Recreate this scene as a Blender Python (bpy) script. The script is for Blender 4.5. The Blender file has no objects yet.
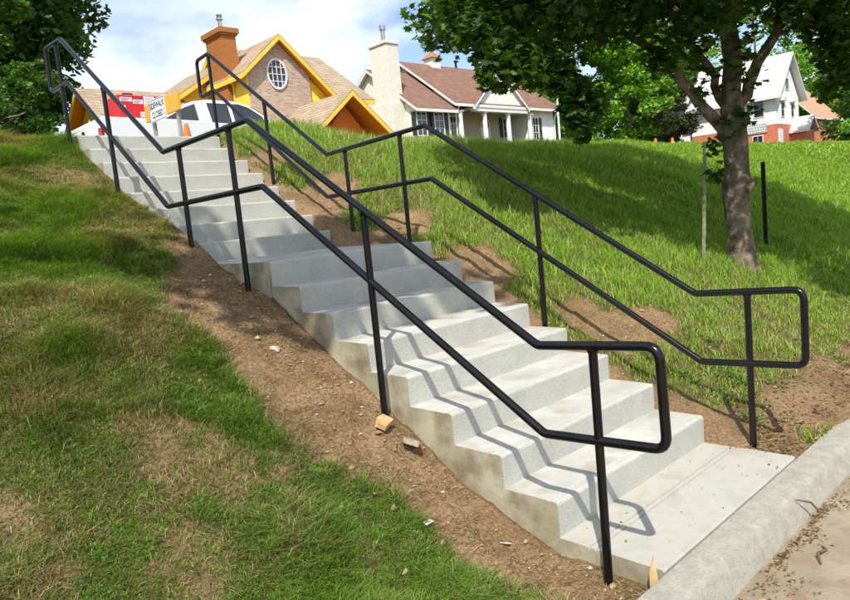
import bpy, bmesh, math, random
import numpy as np
from mathutils import Vector, Matrix
random.seed(7); rng = np.random.default_rng(11)
SC = bpy.context.scene; COL = SC.collection
# ------------------------------------------------------------ camera, sky, sun
CAMP = (-2.5227, -1.8993, 1.5505); YAW, PITCH, ROLL, FPX = 0.7588, -0.1164, -0.0983, 693.78
def cam_axes():
    f = Vector((math.sin(YAW)*math.cos(PITCH), math.cos(YAW)*math.cos(PITCH), math.sin(PITCH)))
    r = Vector((math.cos(YAW), -math.sin(YAW), 0)); u = r.cross(f)
    c, s = math.cos(ROLL), math.sin(ROLL)
    return c*r+s*u, -s*r+c*u, f
R_, U_, F_ = cam_axes()
cd = bpy.data.cameras.new('camera'); cam = bpy.data.objects.new('camera', cd); COL.objects.link(cam)
M = Matrix((R_, U_, -F_)).transposed().to_4x4(); M.translation = Vector(CAMP); cam.matrix_world = M
cd.sensor_width = 36; cd.lens = FPX/850*36; cd.clip_end = 3000; cd.clip_start = .05
SC.camera = cam
SC.view_settings.view_transform = 'Standard'; SC.view_settings.look = 'None'
SC.view_settings.exposure = 0.32; SC.view_settings.gamma = 1
SUN = Vector((-.6, -.487, 1)).normalized()      # towards the sun
W_ = bpy.data.worlds.new('World'); SC.world = W_; W_.use_nodes = True
nt = W_.node_tree; nt.nodes.clear()
def N(nt, t, **k):
    n = nt.nodes.new(t)
    for a, b in k.items(): setattr(n, a, b)
    return n
out = N(nt, 'ShaderNodeOutputWorld')
sky = N(nt, 'ShaderNodeTexSky', sky_type='NISHITA', sun_disc=False)
sky.sun_elevation = math.asin(SUN.z); sky.sun_rotation = math.atan2(SUN.x, SUN.y)
sky.air_density = 1.0; sky.dust_density = 0.6
b1 = N(nt, 'ShaderNodeBackground'); b1.inputs[1].default_value = 0.15; nt.links.new(sky.outputs[0], b1.inputs[0])
b2 = N(nt, 'ShaderNodeBackground'); b2.inputs[1].default_value = 1.05
tc = N(nt, 'ShaderNodeTexCoord'); mp = N(nt, 'ShaderNodeMapping'); mp.inputs['Scale'].default_value = (1, 1, 2.4); mp.inputs['Location'].default_value = (.35, .1, .2)
n1 = N(nt, 'ShaderNodeTexNoise'); n1.inputs['Scale'].default_value = 2.6; n1.inputs['Detail'].default_value = 7; n1.inputs['Roughness'].default_value = .52
cr = N(nt, 'ShaderNodeValToRGB'); cr.color_ramp.elements[0].position = .43; cr.color_ramp.elements[1].position = .57
n2 = N(nt, 'ShaderNodeTexNoise'); n2.inputs['Scale'].default_value = 3.4; n2.inputs['Detail'].default_value = 6
cr2 = N(nt, 'ShaderNodeValToRGB'); cr2.color_ramp.elements[0].position = .36; cr2.color_ramp.elements[1].position = .6
cr2.color_ramp.elements[0].color = (.66, .76, .92, 1); cr2.color_ramp.elements[1].color = (.97, .98, 1, 1)
mx = N(nt, 'ShaderNodeMixShader')
L = nt.links.new
L(tc.outputs['Generated'], mp.inputs[0]); L(mp.outputs[0], n1.inputs[0]); L(mp.outputs[0], n2.inputs[0])
L(n1.outputs[0], cr.inputs[0]); L(n2.outputs[0], cr2.inputs[0]); L(cr2.outputs[0], b2.inputs[0])
L(cr.outputs[0], mx.inputs[0]); L(b1.outputs[0], mx.inputs[1]); L(b2.outputs[0], mx.inputs[2]); L(mx.outputs[0], out.inputs[0])
sd = bpy.data.lights.new('sun', 'SUN'); sd.energy = 4.4; sd.angle = math.radians(.55); sd.color = (1, .955, .87)
so = bpy.data.objects.new('sun', sd); COL.objects.link(so); so.rotation_euler = SUN.to_track_quat('Z', 'Y').to_euler(); so.location = (0, 0, 40)
try: SC.cycles.max_bounces = 6; SC.cycles.transparent_max_bounces = 4
except Exception: pass

# ------------------------------------------------------------ materials
def base(name, rough=.8, spec=.3):
    m = bpy.data.materials.new(name); m.use_nodes = True
    b = m.node_tree.nodes['Principled BSDF']; b.inputs['Roughness'].default_value = rough
    b.inputs['Specular IOR Level'].default_value = spec
    return m, m.node_tree, b
def noisemat(name, c1, c2, scale=5, rough=.8, bump=.0, bscale=None, detail=6, spec=.3, metallic=0, mid=(.35, .65), c3=None, s3=40, a3=.3, bd=.006):
    m, t, b = base(name, rough, spec); b.inputs['Metallic'].default_value = metallic
    tc = N(t, 'ShaderNodeTexCoord'); n = N(t, 'ShaderNodeTexNoise'); n.inputs['Scale'].default_value = scale; n.inputs['Detail'].default_value = detail
    r = N(t, 'ShaderNodeValToRGB'); r.color_ramp.elements[0].position, r.color_ramp.elements[1].position = mid
    r.color_ramp.elements[0].color = (*c1, 1); r.color_ramp.elements[1].color = (*c2, 1)
    t.links.new(tc.outputs['Object'], n.inputs[0]); t.links.new(n.outputs[0], r.inputs[0]); src = r.outputs[0]
    if c3:
        k = N(t, 'ShaderNodeTexNoise'); k.inputs['Scale'].default_value = s3; k.inputs['Detail'].default_value = 4
        rr = N(t, 'ShaderNodeValToRGB'); rr.color_ramp.elements[0].position = .5; rr.color_ramp.elements[1].position = .68
        rr.color_ramp.elements[0].color = (0, 0, 0, 1); rr.color_ramp.elements[1].color = (a3, a3, a3, 1)
        mi = N(t, 'ShaderNodeMixRGB'); mi.inputs[2].default_value = (*c3, 1)
        t.links.new(tc.outputs['Object'], k.inputs[0]); t.links.new(k.outputs[0], rr.inputs[0]); t.links.new(rr.outputs[0], mi.inputs[0])
        t.links.new(src, mi.inputs[1]); src = mi.outputs[0]
    t.links.new(src, b.inputs['Base Color'])
    if bump:
        n2 = N(t, 'ShaderNodeTexNoise'); n2.inputs['Scale'].default_value = bscale or scale*8; n2.inputs['Detail'].default_value = 5
        bp = N(t, 'ShaderNodeBump'); bp.inputs['Strength'].default_value = bump; bp.inputs['Distance'].default_value = bd
        t.links.new(tc.outputs['Object'], n2.inputs[0]); t.links.new(n2.outputs[0], bp.inputs['Height']); t.links.new(bp.outputs[0], b.inputs['Normal'])
    return m
def attrmat(name, rough=.7, trans=0.0, spec=.25):
    m, t, b = base(name, rough, spec)
    a = N(t, 'ShaderNodeAttribute', attribute_name='tint'); t.links.new(a.outputs[0], b.inputs['Base Color'])
    if trans:
        tr = N(t, 'ShaderNodeBsdfTranslucent'); g = N(t, 'ShaderNodeMixRGB', blend_type='MULTIPLY'); g.inputs[0].default_value = 1; g.inputs[2].default_value = (1.5, 1.7, .7, 1)
        t.links.new(a.outputs[0], g.inputs[1]); t.links.new(g.outputs[0], tr.inputs[0])
        ms = N(t, 'ShaderNodeMixShader'); ms.inputs[0].default_value = trans
        t.links.new(b.outputs[0], ms.inputs[1]); t.links.new(tr.outputs[0], ms.inputs[2]); t.links.new(ms.outputs[0], t.nodes['Material Output'].inputs[0])
    return m
def brickmat(name, c1, c2, mortar, bw, bh, ms=.012, axis='xz', rough=.85, bump=.3, off=.5):
    m, t, b = base(name, rough, .2)
    tc = N(t, 'ShaderNodeTexCoord'); sp = N(t, 'ShaderNodeSeparateXYZ'); cb = N(t, 'ShaderNodeCombineXYZ')
    t.links.new(tc.outputs['Object'], sp.inputs[0])
    ad = N(t, 'ShaderNodeMath', operation='ADD')
    if axis == 'xz': t.links.new(sp.outputs[0], ad.inputs[0]); t.links.new(sp.outputs[1], ad.inputs[1])
    elif axis == 'x': t.links.new(sp.outputs[0], ad.inputs[0]); ad.inputs[1].default_value = 0
    elif axis == 'y': t.links.new(sp.outputs[1], ad.inputs[0]); ad.inputs[1].default_value = 0
    t.links.new(ad.outputs[0], cb.inputs[0]); t.links.new(sp.outputs[2], cb.inputs[1])
    br = N(t, 'ShaderNodeTexBrick'); br.offset = off; br.inputs['Scale'].default_value = 1; br.inputs['Brick Width'].default_value = bw; br.inputs['Row Height'].default_value = bh
    br.inputs['Mortar Size'].default_value = ms; br.inputs['Color1'].default_value = (*c1, 1); br.inputs['Color2'].default_value = (*c2, 1); br.inputs['Mortar'].default_value = (*mortar, 1)
    t.links.new(cb.outputs[0], br.inputs[0])
    n = N(t, 'ShaderNodeTexNoise'); n.inputs['Scale'].default_value = 1.7; n.inputs['Detail'].default_value = 5; t.links.new(tc.outputs['Object'], n.inputs[0])
    mr = N(t, 'ShaderNodeMapRange'); mr.inputs[3].default_value = .8; mr.inputs[4].default_value = 1.2; t.links.new(n.outputs[0], mr.inputs[0])
    mm = N(t, 'ShaderNodeMixRGB', blend_type='MULTIPLY'); mm.inputs[0].default_value = 1; t.links.new(br.outputs[0], mm.inputs[1]); t.links.new(mr.outputs[0], mm.inputs[2])
    t.links.new(mm.outputs[0], b.inputs['Base Color'])
    bp = N(t, 'ShaderNodeBump'); bp.inputs['Strength'].default_value = bump; bp.inputs['Distance'].default_value = .02; bp.invert = True
    t.links.new(br.outputs['Fac'], bp.inputs['Height']); t.links.new(bp.outputs[0], b.inputs['Normal'])
    return m
def siding(name, c, h=.18):
    m, t, b = base(name, .6, .3)
    tc = N(t, 'ShaderNodeTexCoord'); sp = N(t, 'ShaderNodeSeparateXYZ'); t.links.new(tc.outputs['Object'], sp.inputs[0])
    d = N(t, 'ShaderNodeMath', operation='DIVIDE'); d.inputs[1].default_value = h; fr = N(t, 'ShaderNodeMath', operation='FRACT')
    t.links.new(sp.outputs[2], d.inputs[0]); t.links.new(d.outputs[0], fr.inputs[0])
    inv = N(t, 'ShaderNodeMath', operation='SUBTRACT'); inv.inputs[0].default_value = 1; t.links.new(fr.outputs[0], inv.inputs[1])
    bp = N(t, 'ShaderNodeBump'); bp.inputs['Strength'].default_value = 1; bp.inputs['Distance'].default_value = .035; t.links.new(inv.outputs[0], bp.inputs['Height']); t.links.new(bp.outputs[0], b.inputs['Normal'])
    n = N(t, 'ShaderNodeTexNoise'); n.inputs['Scale'].default_value = 1.3; n.inputs['Detail'].default_value = 5; t.links.new(tc.outputs['Object'], n.inputs[0])
    r = N(t, 'ShaderNodeValToRGB'); r.color_ramp.elements[0].color = (c[0]*.85, c[1]*.84, c[2]*.8, 1); r.color_ramp.elements[1].color = (*c, 1)
    r.color_ramp.elements[0].position = .3; r.color_ramp.elements[1].position = .6
    t.links.new(n.outputs[0], r.inputs[0]); t.links.new(r.outputs[0], b.inputs['Base Color'])
    return m
def plain(name, c, rough=.6, spec=.3, metallic=0, v=.12, s=6, **k):
    return noisemat(name, tuple(x*(1-v) for x in c), c, scale=s, rough=rough, spec=spec, metallic=metallic, **k)

M_conc = noisemat('cast_concrete', (.42, .42, .38), (.52, .52, .475), scale=4.5, rough=.88, bump=.7, bscale=130, c3=(.30, .27, .22), s3=70, a3=.35, mid=(.25, .75))
M_tread = noisemat('worn_tread', (.40, .385, .335), (.52, .51, .46), scale=3.2, rough=.9, bump=.6, bscale=120, c3=(.27, .215, .14), s3=4.2, a3=.5, mid=(.3, .65))
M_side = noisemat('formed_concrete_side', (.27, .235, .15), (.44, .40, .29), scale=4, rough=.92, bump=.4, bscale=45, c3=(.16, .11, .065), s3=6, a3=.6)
M_land = noisemat('broomed_concrete', (.38, .365, .31), (.48, .465, .41), scale=5, rough=.9, bump=.4, bscale=90, c3=(.30, .25, .17), s3=5, a3=.45)
M_curb = noisemat('curb_concrete', (.33, .315, .26), (.41, .395, .33), scale=14, rough=.92, bump=1, bscale=160, c3=(.25, .2, .14), s3=60, a3=.4)
M_rail = noisemat('black_enamel', (.003, .003, .004), (.006, .006, .007), scale=8, rough=.24, spec=.4, bump=.04, bscale=30)
M_street = noisemat('worn_street', (.24, .185, .125), (.37, .31, .23), scale=2.0, rough=.95, bump=.7, bscale=60, c3=(.22, .14, .08), s3=9, a3=.6)
M_asph = noisemat('asphalt', (.045, .045, .045), (.07, .07, .068), scale=6, rough=.9, bump=.3)
M_walk = noisemat('sidewalk_concrete', (.36, .35, .32), (.48, .47, .43), scale=2, rough=.9, bump=.2)

def ground_mat():
    m, t, b = base('soil_and_turf', .95, .1)
    tc = N(t, 'ShaderNodeTexCoord')
    def noise(s, d=6, r=.55):
        n = N(t, 'ShaderNodeTexNoise'); n.inputs['Scale'].default_value = s; n.inputs['Detail'].default_value = d; n.inputs['Roughness'].default_value = r
        t.links.new(tc.outputs['Object'], n.inputs[0]); return n
    def ramp(src, p, c):
        r = N(t, 'ShaderNodeValToRGB')
        for i in range(2): r.color_ramp.elements[i].position = p[i]; r.color_ramp.elements[i].color = (*c[i], 1)
        t.links.new(src, r.inputs[0]); return r
    soil = ramp(noise(2.6, 9, .62).outputs[0], (.3, .7), ((.25, .165, .085), (.49, .345, .205)))
    soil2 = ramp(noise(55, 4, .7).outputs[0], (.35, .7), ((.55, .5, .45), (1.25, 1.2, 1.15)))
    ml = N(t, 'ShaderNodeMixRGB', blend_type='MULTIPLY'); ml.inputs[0].default_value = 1; t.links.new(soil.outputs[0], ml.inputs[1]); t.links.new(soil2.outputs[0], ml.inputs[2])
    turf = ramp(noise(12).outputs[0], (.35, .65), ((.07, .07, .022), (.18, .15, .06)))
    a = N(t, 'ShaderNodeAttribute', attribute_name='bare'); mi = N(t, 'ShaderNodeMixRGB')
    t.links.new(a.outputs['Fac'], mi.inputs[0]); t.links.new(turf.outputs[0], mi.inputs[1]); t.links.new(ml.outputs[0], mi.inputs[2]); t.links.new(mi.outputs[0], b.inputs['Base Color'])
    bn = noise(38, 8, .7); bp = N(t, 'ShaderNodeBump'); bp.inputs['Strength'].default_value = .9; bp.inputs['Distance'].default_value = .04
    t.links.new(bn.outputs[0], bp.inputs['Height']); t.links.new(bp.outputs[0], b.inputs['Normal'])
    return m
M_ground = ground_mat()
M_grass = attrmat('grass_blades', .55, .3, .35)
M_leaf = attrmat('tree_leaves', .5, .33, .4)
M_bark = noisemat('bark', (.075, .055, .038), (.26, .205, .145), scale=9, rough=.95, bump=1, bscale=26, bd=.03)
M_white = plain('white_paint', (.84, .84, .82), .5)
M_glass = plain('window_glass', (.03, .035, .04), .06, .8)

# ------------------------------------------------------------ helpers
def tag(o, label=None, cat=None, group=None, kind=None):
    if label: o['label'] = label
    if cat: o['category'] = cat
    if group: o['group'] = group
    if kind: o['kind'] = kind
    return o
def empty(name, loc, label, cat, group=None):
    o = bpy.data.objects.new(name, None); COL.objects.link(o); o.location = loc; o.empty_display_size = .2
    return tag(o, label, cat, group)
class MB:
    def __init__(s): s.v = []; s.f = []; s.mi = []
    def add(s, vs, fs, mi=0):
        k = len(s.v); s.v += [tuple(v) for v in vs]; s.f += [tuple(i+k for i in f) for f in fs]; s.mi += [mi]*len(fs); return s
    def box(s, a, b, mi=0):
        x0, y0, z0 = a; x1, y1, z1 = b
        return s.add([(x0,y0,z0),(x1,y0,z0),(x1,y1,z0),(x0,y1,z0),(x0,y0,z1),(x1,y0,z1),(x1,y1,z1),(x0,y1,z1)],
                     [(0,3,2,1),(4,5,6,7),(0,1,5,4),(1,2,6,5),(2,3,7,6),(3,0,4,7)], mi)
    def prism(s, poly, d, mi=0):
        n = len(poly); d = Vector(d); P = [Vector(p) for p in poly]
        return s.add([*P, *[p+d for p in P]], [tuple(range(n))[::-1], tuple(range(n, 2*n))]+[(i, (i+1) % n, n+(i+1) % n, n+i) for i in range(n)], mi)
    def tube(s, pts, r, n=10, mi=0, cap=True):
        P = [Vector(p) for p in pts]; rr = r if isinstance(r, (list, tuple)) else [r]*len(P); k = len(s.v)
        ref = None
        for i, p in enumerate(P):
            d = ((P[i+1]-p) if i < len(P)-1 else (p-P[i-1])).normalized()
            if 0 < i < len(P)-1: d = ((P[i+1]-p).normalized()+(p-P[i-1]).normalized()).normalized()
            if ref is None: ref = d.cross(Vector((0, 0, 1))); ref = ref if ref.length > .2 else d.cross(Vector((1, 0, 0)))
            a = (ref-d*ref.dot(d)).normalized(); ref = a; b = d.cross(a)
            for j in range(n):
                t = 2*math.pi*j/n; s.v.append(tuple(p+(a*math.cos(t)+b*math.sin(t))*rr[i]))
        for i in range(len(P)-1):
            for j in range(n):
                s.f.append((k+i*n+j, k+i*n+(j+1) % n, k+(i+1)*n+(j+1) % n, k+(i+1)*n+j)); s.mi.append(mi)
        if cap:
            s.f.append(tuple(k+j for j in range(n))[::-1]); s.f.append(tuple(k+(len(P)-1)*n+j for j in range(n))); s.mi += [mi, mi]
        return s
    def build(s, name, mat, parent=None, smooth=False, bevel=0, seg=2):
        me = bpy.data.meshes.new(name); me.from_pydata(s.v, [], s.f)
        ms = mat if isinstance(mat, (list, tuple)) else [mat]
        for m in ms: me.materials.append(m)
        if len(ms) > 1: me.polygons.foreach_set('material_index', s.mi)
        bm = bmesh.new(); bm.from_mesh(me); bmesh.ops.recalc_face_normals(bm, faces=bm.faces)
        bm.to_mesh(me); bm.free()
        if smooth:
            me.polygons.foreach_set('use_smooth', [True]*len(me.polygons))
            try: me.set_sharp_from_angle(angle=math.radians(40))
            except Exception: pass
        o = bpy.data.objects.new(name, me); COL.objects.link(o)
        if parent:
            o.parent = parent
            p = parent; off = Vector((0, 0, 0))
            while p: off += p.location; p = p.parent
            me.transform(Matrix.Translation(-off)); o['_off'] = 0; del o['_off']
        if bevel:
            md = o.modifiers.new('bevel', 'BEVEL'); md.width = bevel; md.segments = seg; md.limit_method = 'ANGLE'; md.angle_limit = math.radians(35)
        return o
def fillet(pts, r, n=6):
    P = [Vector(p) for p in pts]; out = [P[0]]
    for i in range(1, len(P)-1):
        a = (P[i-1]-P[i]); b = (P[i+1]-P[i]); ang = a.angle(b)
        if ang > math.radians(176): out.append(P[i]); continue
        d = min(r/math.tan(ang/2), a.length*.45, b.length*.45)
        A = P[i]+a.normalized()*d; B = P[i]+b.normalized()*d
        for k in range(n+1):
            t = k/n; out.append(A*(1-t)**2+P[i]*2*t*(1-t)+B*t*t)
    out.append(P[-1]); return out

# value noise in numpy
_G = rng.random((256, 256))
def vn(x, y):
    xi = np.floor(x).astype(int); yi = np.floor(y).astype(int); fx = x-xi; fy = y-yi
    fx = fx*fx*(3-2*fx); fy = fy*fy*(3-2*fy); g = lambda a, b: _G[a % 256, b % 256]
    return (g(xi, yi)*(1-fx)+g(xi+1, yi)*fx)*(1-fy)+(g(xi, yi+1)*(1-fx)+g(xi+1, yi+1)*fx)*fy
def fbm(x, y, s, o=4):
    t = 0; a = .5; n = 0
    for i in range(o): t = t+a*vn(x*s+17.3*i, y*s+5.1*i); n += a; a *= .5; s *= 2.03
    return t/n

# ------------------------------------------------------------ terrain
T1, T2, RZ, SW, LL = .32225, .27692, .17, 1.5506, 1.378
YA = 7*T1; YU = YA+LL; YT = YU+7*T2          # landing start, upper flight start, top nosing
ZT = 16*RZ
LP = np.array([(-.9,-.1),(-.6,-.1),(0,-.075),(.24,0),(.56,.12),(.91,.32),(1.2,.48),(1.64,.74),(1.96,.94),(2.25,1.11),(2.6,1.22),(2.95,1.33),(3.3,1.53),(4.58,2.04),(5.6,2.6),(6,2.70),(99,2.70)])
MP = np.array([(-.9,-.02),(-.55,-.02),(-.28,-.01),(0,.05),(.6,.32),(1.21,.63),(2.2,1.12),(2.62,1.30),(3.4,1.45),(4.7,2.05),(5.8,2.66),(6.2,2.70),(99,2.70)])
RP = np.array([(-.9,-.02),(-.6,.0),(0,.2),(1.1,.72),(2.5,1.38),(4,2.1),(5,2.47),(6,2.66),(7,2.77),(8,2.82),(99,2.82)])
def sm(t): t = np.clip(t, 0, 1); return t*t*(3-2*t)
def BACK(x, y):    # rise behind the upper street
    return np.interp(y, [15, 16, 19, 27, 34, 60, 120], [2.6, 2.9, 3.95, 5.8, 6.1, 8, 9])
def H(x, y):
    x = np.asarray(x, float); y = np.asarray(y, float)
    zl = np.interp(y, LP[:,0], LP[:,1]); zm = np.interp(y, MP[:,0], MP[:,1]); zr = np.interp(y, RP[:,0], RP[:,1])
    # left bank bulges a little away from the stairs
    zl = zl+.07*sm((-x-.3)/1.2)*sm((y-.0)/1.)*sm((5.6-y)/1.5)
    z = np.where(x < SW/2, zl, zm+(zr-zm)*sm((x-SW-.15)/1.0))
    z = z+.27*np.exp(-((x-3.15)**2/1.1+(y-6.9)**2/1.2))+.75*np.exp(-((x-27)**2/70+(y-2.6)**2/4.5))
    amp = sm((y+.6)/.8)*sm((6.3-y)/.6+ (x > 2.2)*9)*sm(np.where(x < SW/2, -x, x-SW)/.25+.55)
    z = z+amp*((fbm(x+50, y+50, .9)-.5)*.16+(fbm(x, y+30, 3.5)-.5)*.07)
    nb = np.where((x > -1.2) & (x < 3.2) & (y > -.6) & (y < 5), 1., 0.)
    z = z+nb*amp*((fbm(x+5, y+31, 9, 3)-.5)*.05+(fbm(x+8, y+3, 3, 3)-.5)*.05+np.clip(fbm(x+15, y+3, 17, 2)-.6, 0, 1)*.09)
    fall = sm((y-8.0)/1.2); z = z*(1-fall)+2.55*fall                   # down to the upper street
    z = np.where(y > 14.6, BACK(x, y)*sm((y-14.6)/.8)+2.55*(1-sm((y-14.6)/.8)), z)
    z = np.where(y < -.62, -.3, z); z = np.where(y < -8.5, -.12+.0*y+(-8.5-y)*.05, z)
    far = sm((np.abs(x-35)-110)/120); z = z+far*2
    ins = (x > .03) & (x < SW-.03) & (y > -.5) & (y < 6.1)
    z = np.where(ins, z-.45, z)
    return z
def bare(x, y):
    """1 where soil shows, 0 where turf grows"""
    wl = np.interp(y, [-.7, .18, .77, 1.12, 1.67, 2.46, 3.0, 3.35, 3.7, 6.2], [.42, .42, .5, .62, .74, .66, .45, .16, -.12, -.12])
    n = fbm(x+9, y+3, 2.6)-.5; n2 = fbm(x+40, y, 7)-.5
    l = sm(((x+wl)+n*.35+n2*.2)/.18+.5)*(x < SW/2)*(y < 6.2)
    for cx, cy, r in ((-.5, 4.9, .3), (-1.7, 1.85, .26), (-1.28, 2.75, .14), (-1.25, 1.35, .16), (-1.5, .62, .14), (-1.0, .8, .15), (-1.9, 1.2, .16)):
        l = np.maximum(l, .72*sm((r*.8-np.hypot(x-cx, (y-cy)*.7)+n*.7+n2*.45)/.30+.5)*(x < SW/2))
    r = sm((.26+n*.5-(x-SW))/.15+.5)*(x > SW/2)*(y < 6.3)
    for cx, cy, rr in ((2.1, 1.05, .28), (2.5, .82, .2), (2.4, -.42, .42), (1.95, -.2, .22), (3.0, -.45, .4), (3.9, -.5, .35), (1.95, 2.1, .3), (1.95, 3.1, .35), (2.0, 4.2, .35), (2.0, 5.2, .3), (2.75, .1, .1)):
        r = np.maximum(r, .95*sm((rr-np.hypot(x-cx, y-cy)+n*.4+n2*.2)/.16+.5)*(x > SW/2))
    sp = (.2*sm((n2+n-.06)/.1))*(y < 6)
    return np.clip(np.maximum(np.maximum(l, r), sp), 0, 1)
def axis(segs):
    o = []
    for a, b, st in segs: o += list(np.arange(a, b, st))
    return sorted(set([round(v, 4) for v in o]+[segs[-1][1]]))
gx = axis([(-400,-60,40),(-60,-12,4),(-12,-4.5,.5),(-4.5,-1.2,.06),(-1.2,0,.03),(0,SW,.08),(SW,3,.035),(3,8,.07),(8,20,.25),(20,90,2),(90,400,20)])
gx = sorted(set([v for v in gx if min(abs(v-c) for c in (0,.031,SW-.031,SW)) > .012]+[0,.031,SW-.031,SW]))
gy = axis([(-300,-20,35),(-20,-1,1.5),(-1,3,.03),(3,8.6,.06),(8.6,20,.4),(20,60,2),(60,500,30)])
gy = sorted(set([v for v in gy if min(abs(v-c) for c in (-.63,-.61)) > .012]+[-.63,-.61]))
GX, GY = np.meshgrid(np.array(gx), np.array(gy)); GZ = H(GX, GY)
nx, ny = len(gx), len(gy)
def mesh_np(name, verts, quads, mat, parent=None, smooth=False, sizes=None):
    me = bpy.data.meshes.new(name); me.vertices.add(len(verts)); me.vertices.foreach_set('co', verts.astype(np.float32).ravel())
    if sizes is None: sizes = np.full(len(quads), quads.shape[1])
    me.loops.add(int(sizes.sum())); me.loops.foreach_set('vertex_index', quads.ravel().astype(np.int32))
    me.polygons.add(len(sizes)); st = np.concatenate([[0], np.cumsum(sizes)[:-1]]); me.polygons.foreach_set('loop_start', st.astype(np.int32))
    me.update(calc_edges=True); me.materials.append(mat)
    me.polygons.foreach_set('use_smooth', np.full(len(sizes), smooth))
    o = bpy.data.objects.new(name, me); COL.objects.link(o)
    if parent: o.parent = parent; o.location = -Vector(parent.location)
    return o
idx = np.arange(nx*ny).reshape(ny, nx)
Q = np.stack([idx[:-1,:-1], idx[:-1,1:], idx[1:,1:], idx[1:,:-1]], -1).reshape(-1, 4)
g = mesh_np('ground', np.stack([GX, GY, GZ], -1).reshape(-1, 3), Q, M_ground, smooth=True); tag(g, kind='structure')
at = g.data.attributes.new('bare', 'FLOAT', 'POINT'); at.data.foreach_set('value', bare(GX, GY).astype(np.float32).ravel())

# lower street and curb
MB().add([(-60,-8.6,-.124),(60,-8.6,-.124),(60,-.66,-.124),(-60,-.66,-.124)], [(0,1,2,3)]).build('street', M_street); tag(bpy.data.objects['street'], kind='structure')
prof = [(-.533,-.3),(-.533,-.008),(-.541,.0),(-.60,.001),(-.655,.0),(-.672,-.004),(-.686,-.014),(-.696,-.03),(-.742,-.126),(-.79,-.3)]
m = MB(); xs = np.concatenate([np.arange(-14, 14, .25)])
rings = []
for x in xs: rings.append([(x, y+.003*math.sin(x*2.1)*(y < -.6), z) for y, z in prof])
for i in range(len(xs)-1):
    n = len(prof); m.add(rings[i]+rings[i+1], [(j, j+1, n+j+1, n+j) for j in range(n-1)])
m.build('curb', M_curb, smooth=True); tag(bpy.data.objects['curb'], kind='structure')
# upper sidewalk, upper street
m = MB()
for i in range(12):
    x1 = 2.35-1.5*i; m.box((x1-1.494, 6.35, 2.55), (x1, 7.65, ZT+.006))
m.build('pavement', M_walk, bevel=.008); tag(bpy.data.objects['pavement'], kind='structure')
MB().add([(-60,8.4,2.64),(90,8.4,2.64),(90,14.7,2.64),(-60,14.7,2.64)], [(0,1,2,3)]).build('upper_road', M_asph); tag(bpy.data.objects['upper_road'], kind='structure')
MB().box((-30,8.25,2.5),(6,8.40,2.72)).build('upper_curb', M_curb, bevel=.02); tag(bpy.data.objects['upper_curb'], kind='structure')

# ------------------------------------------------------------ staircase
st = empty('concrete_staircase', (0, 0, 0), 'two flights of pale new concrete steps with a landing between, climbing the grassy bank', 'stairs')
def step(name, y0, y1, z, zb, x0=0, x1=SW, groove=True, wob=.0):
    """one tread and riser: rounded nosing, tooled line, open at the back where the next riser stands"""
    n = .014; P = [(y0, zb), (y0, z-n), (y0+.004, z-.005), (y0+n, z)]
    if groove: P += [(y0+.052, z), (y0+.056, z-.004), (y0+.060, z)]
    P += [(y1, z)]
    xs = list(np.linspace(x0, x1, 12)); xs[0] = x0; m = MB(); k = len(P); e = .006
    V = []
    for i, x in enumerate(xs):
        first, last = i == 0, i == len(xs)-1
        for (y, zz) in P:
            V.append((x, y+random.uniform(-1, 1)*.0012*(y < y0+.02), zz+random.uniform(-1, 1)*.0010))
    F = [(i*k+j, (i+1)*k+j, (i+1)*k+j+1, i*k+j+1) for i in range(len(xs)-1) for j in range(k-1)]
    m.add(V, F, 0); m.mi = [2 if (f % (k-1)) >= k-2 else 0 for f in range(len(F))]
    for x in (x0, x1):
        i = 0 if x == x0 else len(xs)-1
        vs = [V[i*k+j] for j in range(k)]+[(x, y1, zb-.45)]; vs[0] = (x, y0, zb-.45)
        m.add(vs, [tuple(range(len(vs)))], 1)
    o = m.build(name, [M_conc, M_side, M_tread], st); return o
for i in range(7): step('step', i*T1, (i+1)*T1, (i+1)*RZ, i*RZ-.002)
step('middle_landing', YA, YU, 8*RZ, 7*RZ-.002)
for i in range(7): step('step', YU+i*T2, YU+(i+1)*T2, (9+i)*RZ, (8+i)*RZ-.002)
step('top_landing', YT, 6.348, 16*RZ, 15*RZ-.002)
# bottom landing slab with two tooled joints
m = MB()
P = [(-.523,-.2),(-.523,-.008),(-.515,0)]
for yj in (-.196, -.162): P += [(yj-.007,0),(yj-.003,-.010),(yj+.003,-.010),(yj+.007,0)]
P += [(.0,0)]
V = []; xs = np.linspace(-.004, SW+.012, 10)
for x in xs: V += [(x, y, z) for y, z in P]
k = len(P); m.add(V, [(i*k+j, (i+1)*k+j, (i+1)*k+j+1, i*k+j+1) for i in range(len(xs)-1) for j in range(k-1)], 0)
for x in (xs[0], xs[-1]): m.add([(x, y, z) for y, z in P]+[(x, 0, -.2)], [tuple(range(k+1))], 1)
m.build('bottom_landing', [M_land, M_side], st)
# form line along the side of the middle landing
MB().box((-.016, YA+.02, 1.0), (-.001, YU-.02, 8*RZ-.085)).build('landing_footing', M_side, st, bevel=.004)

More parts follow.
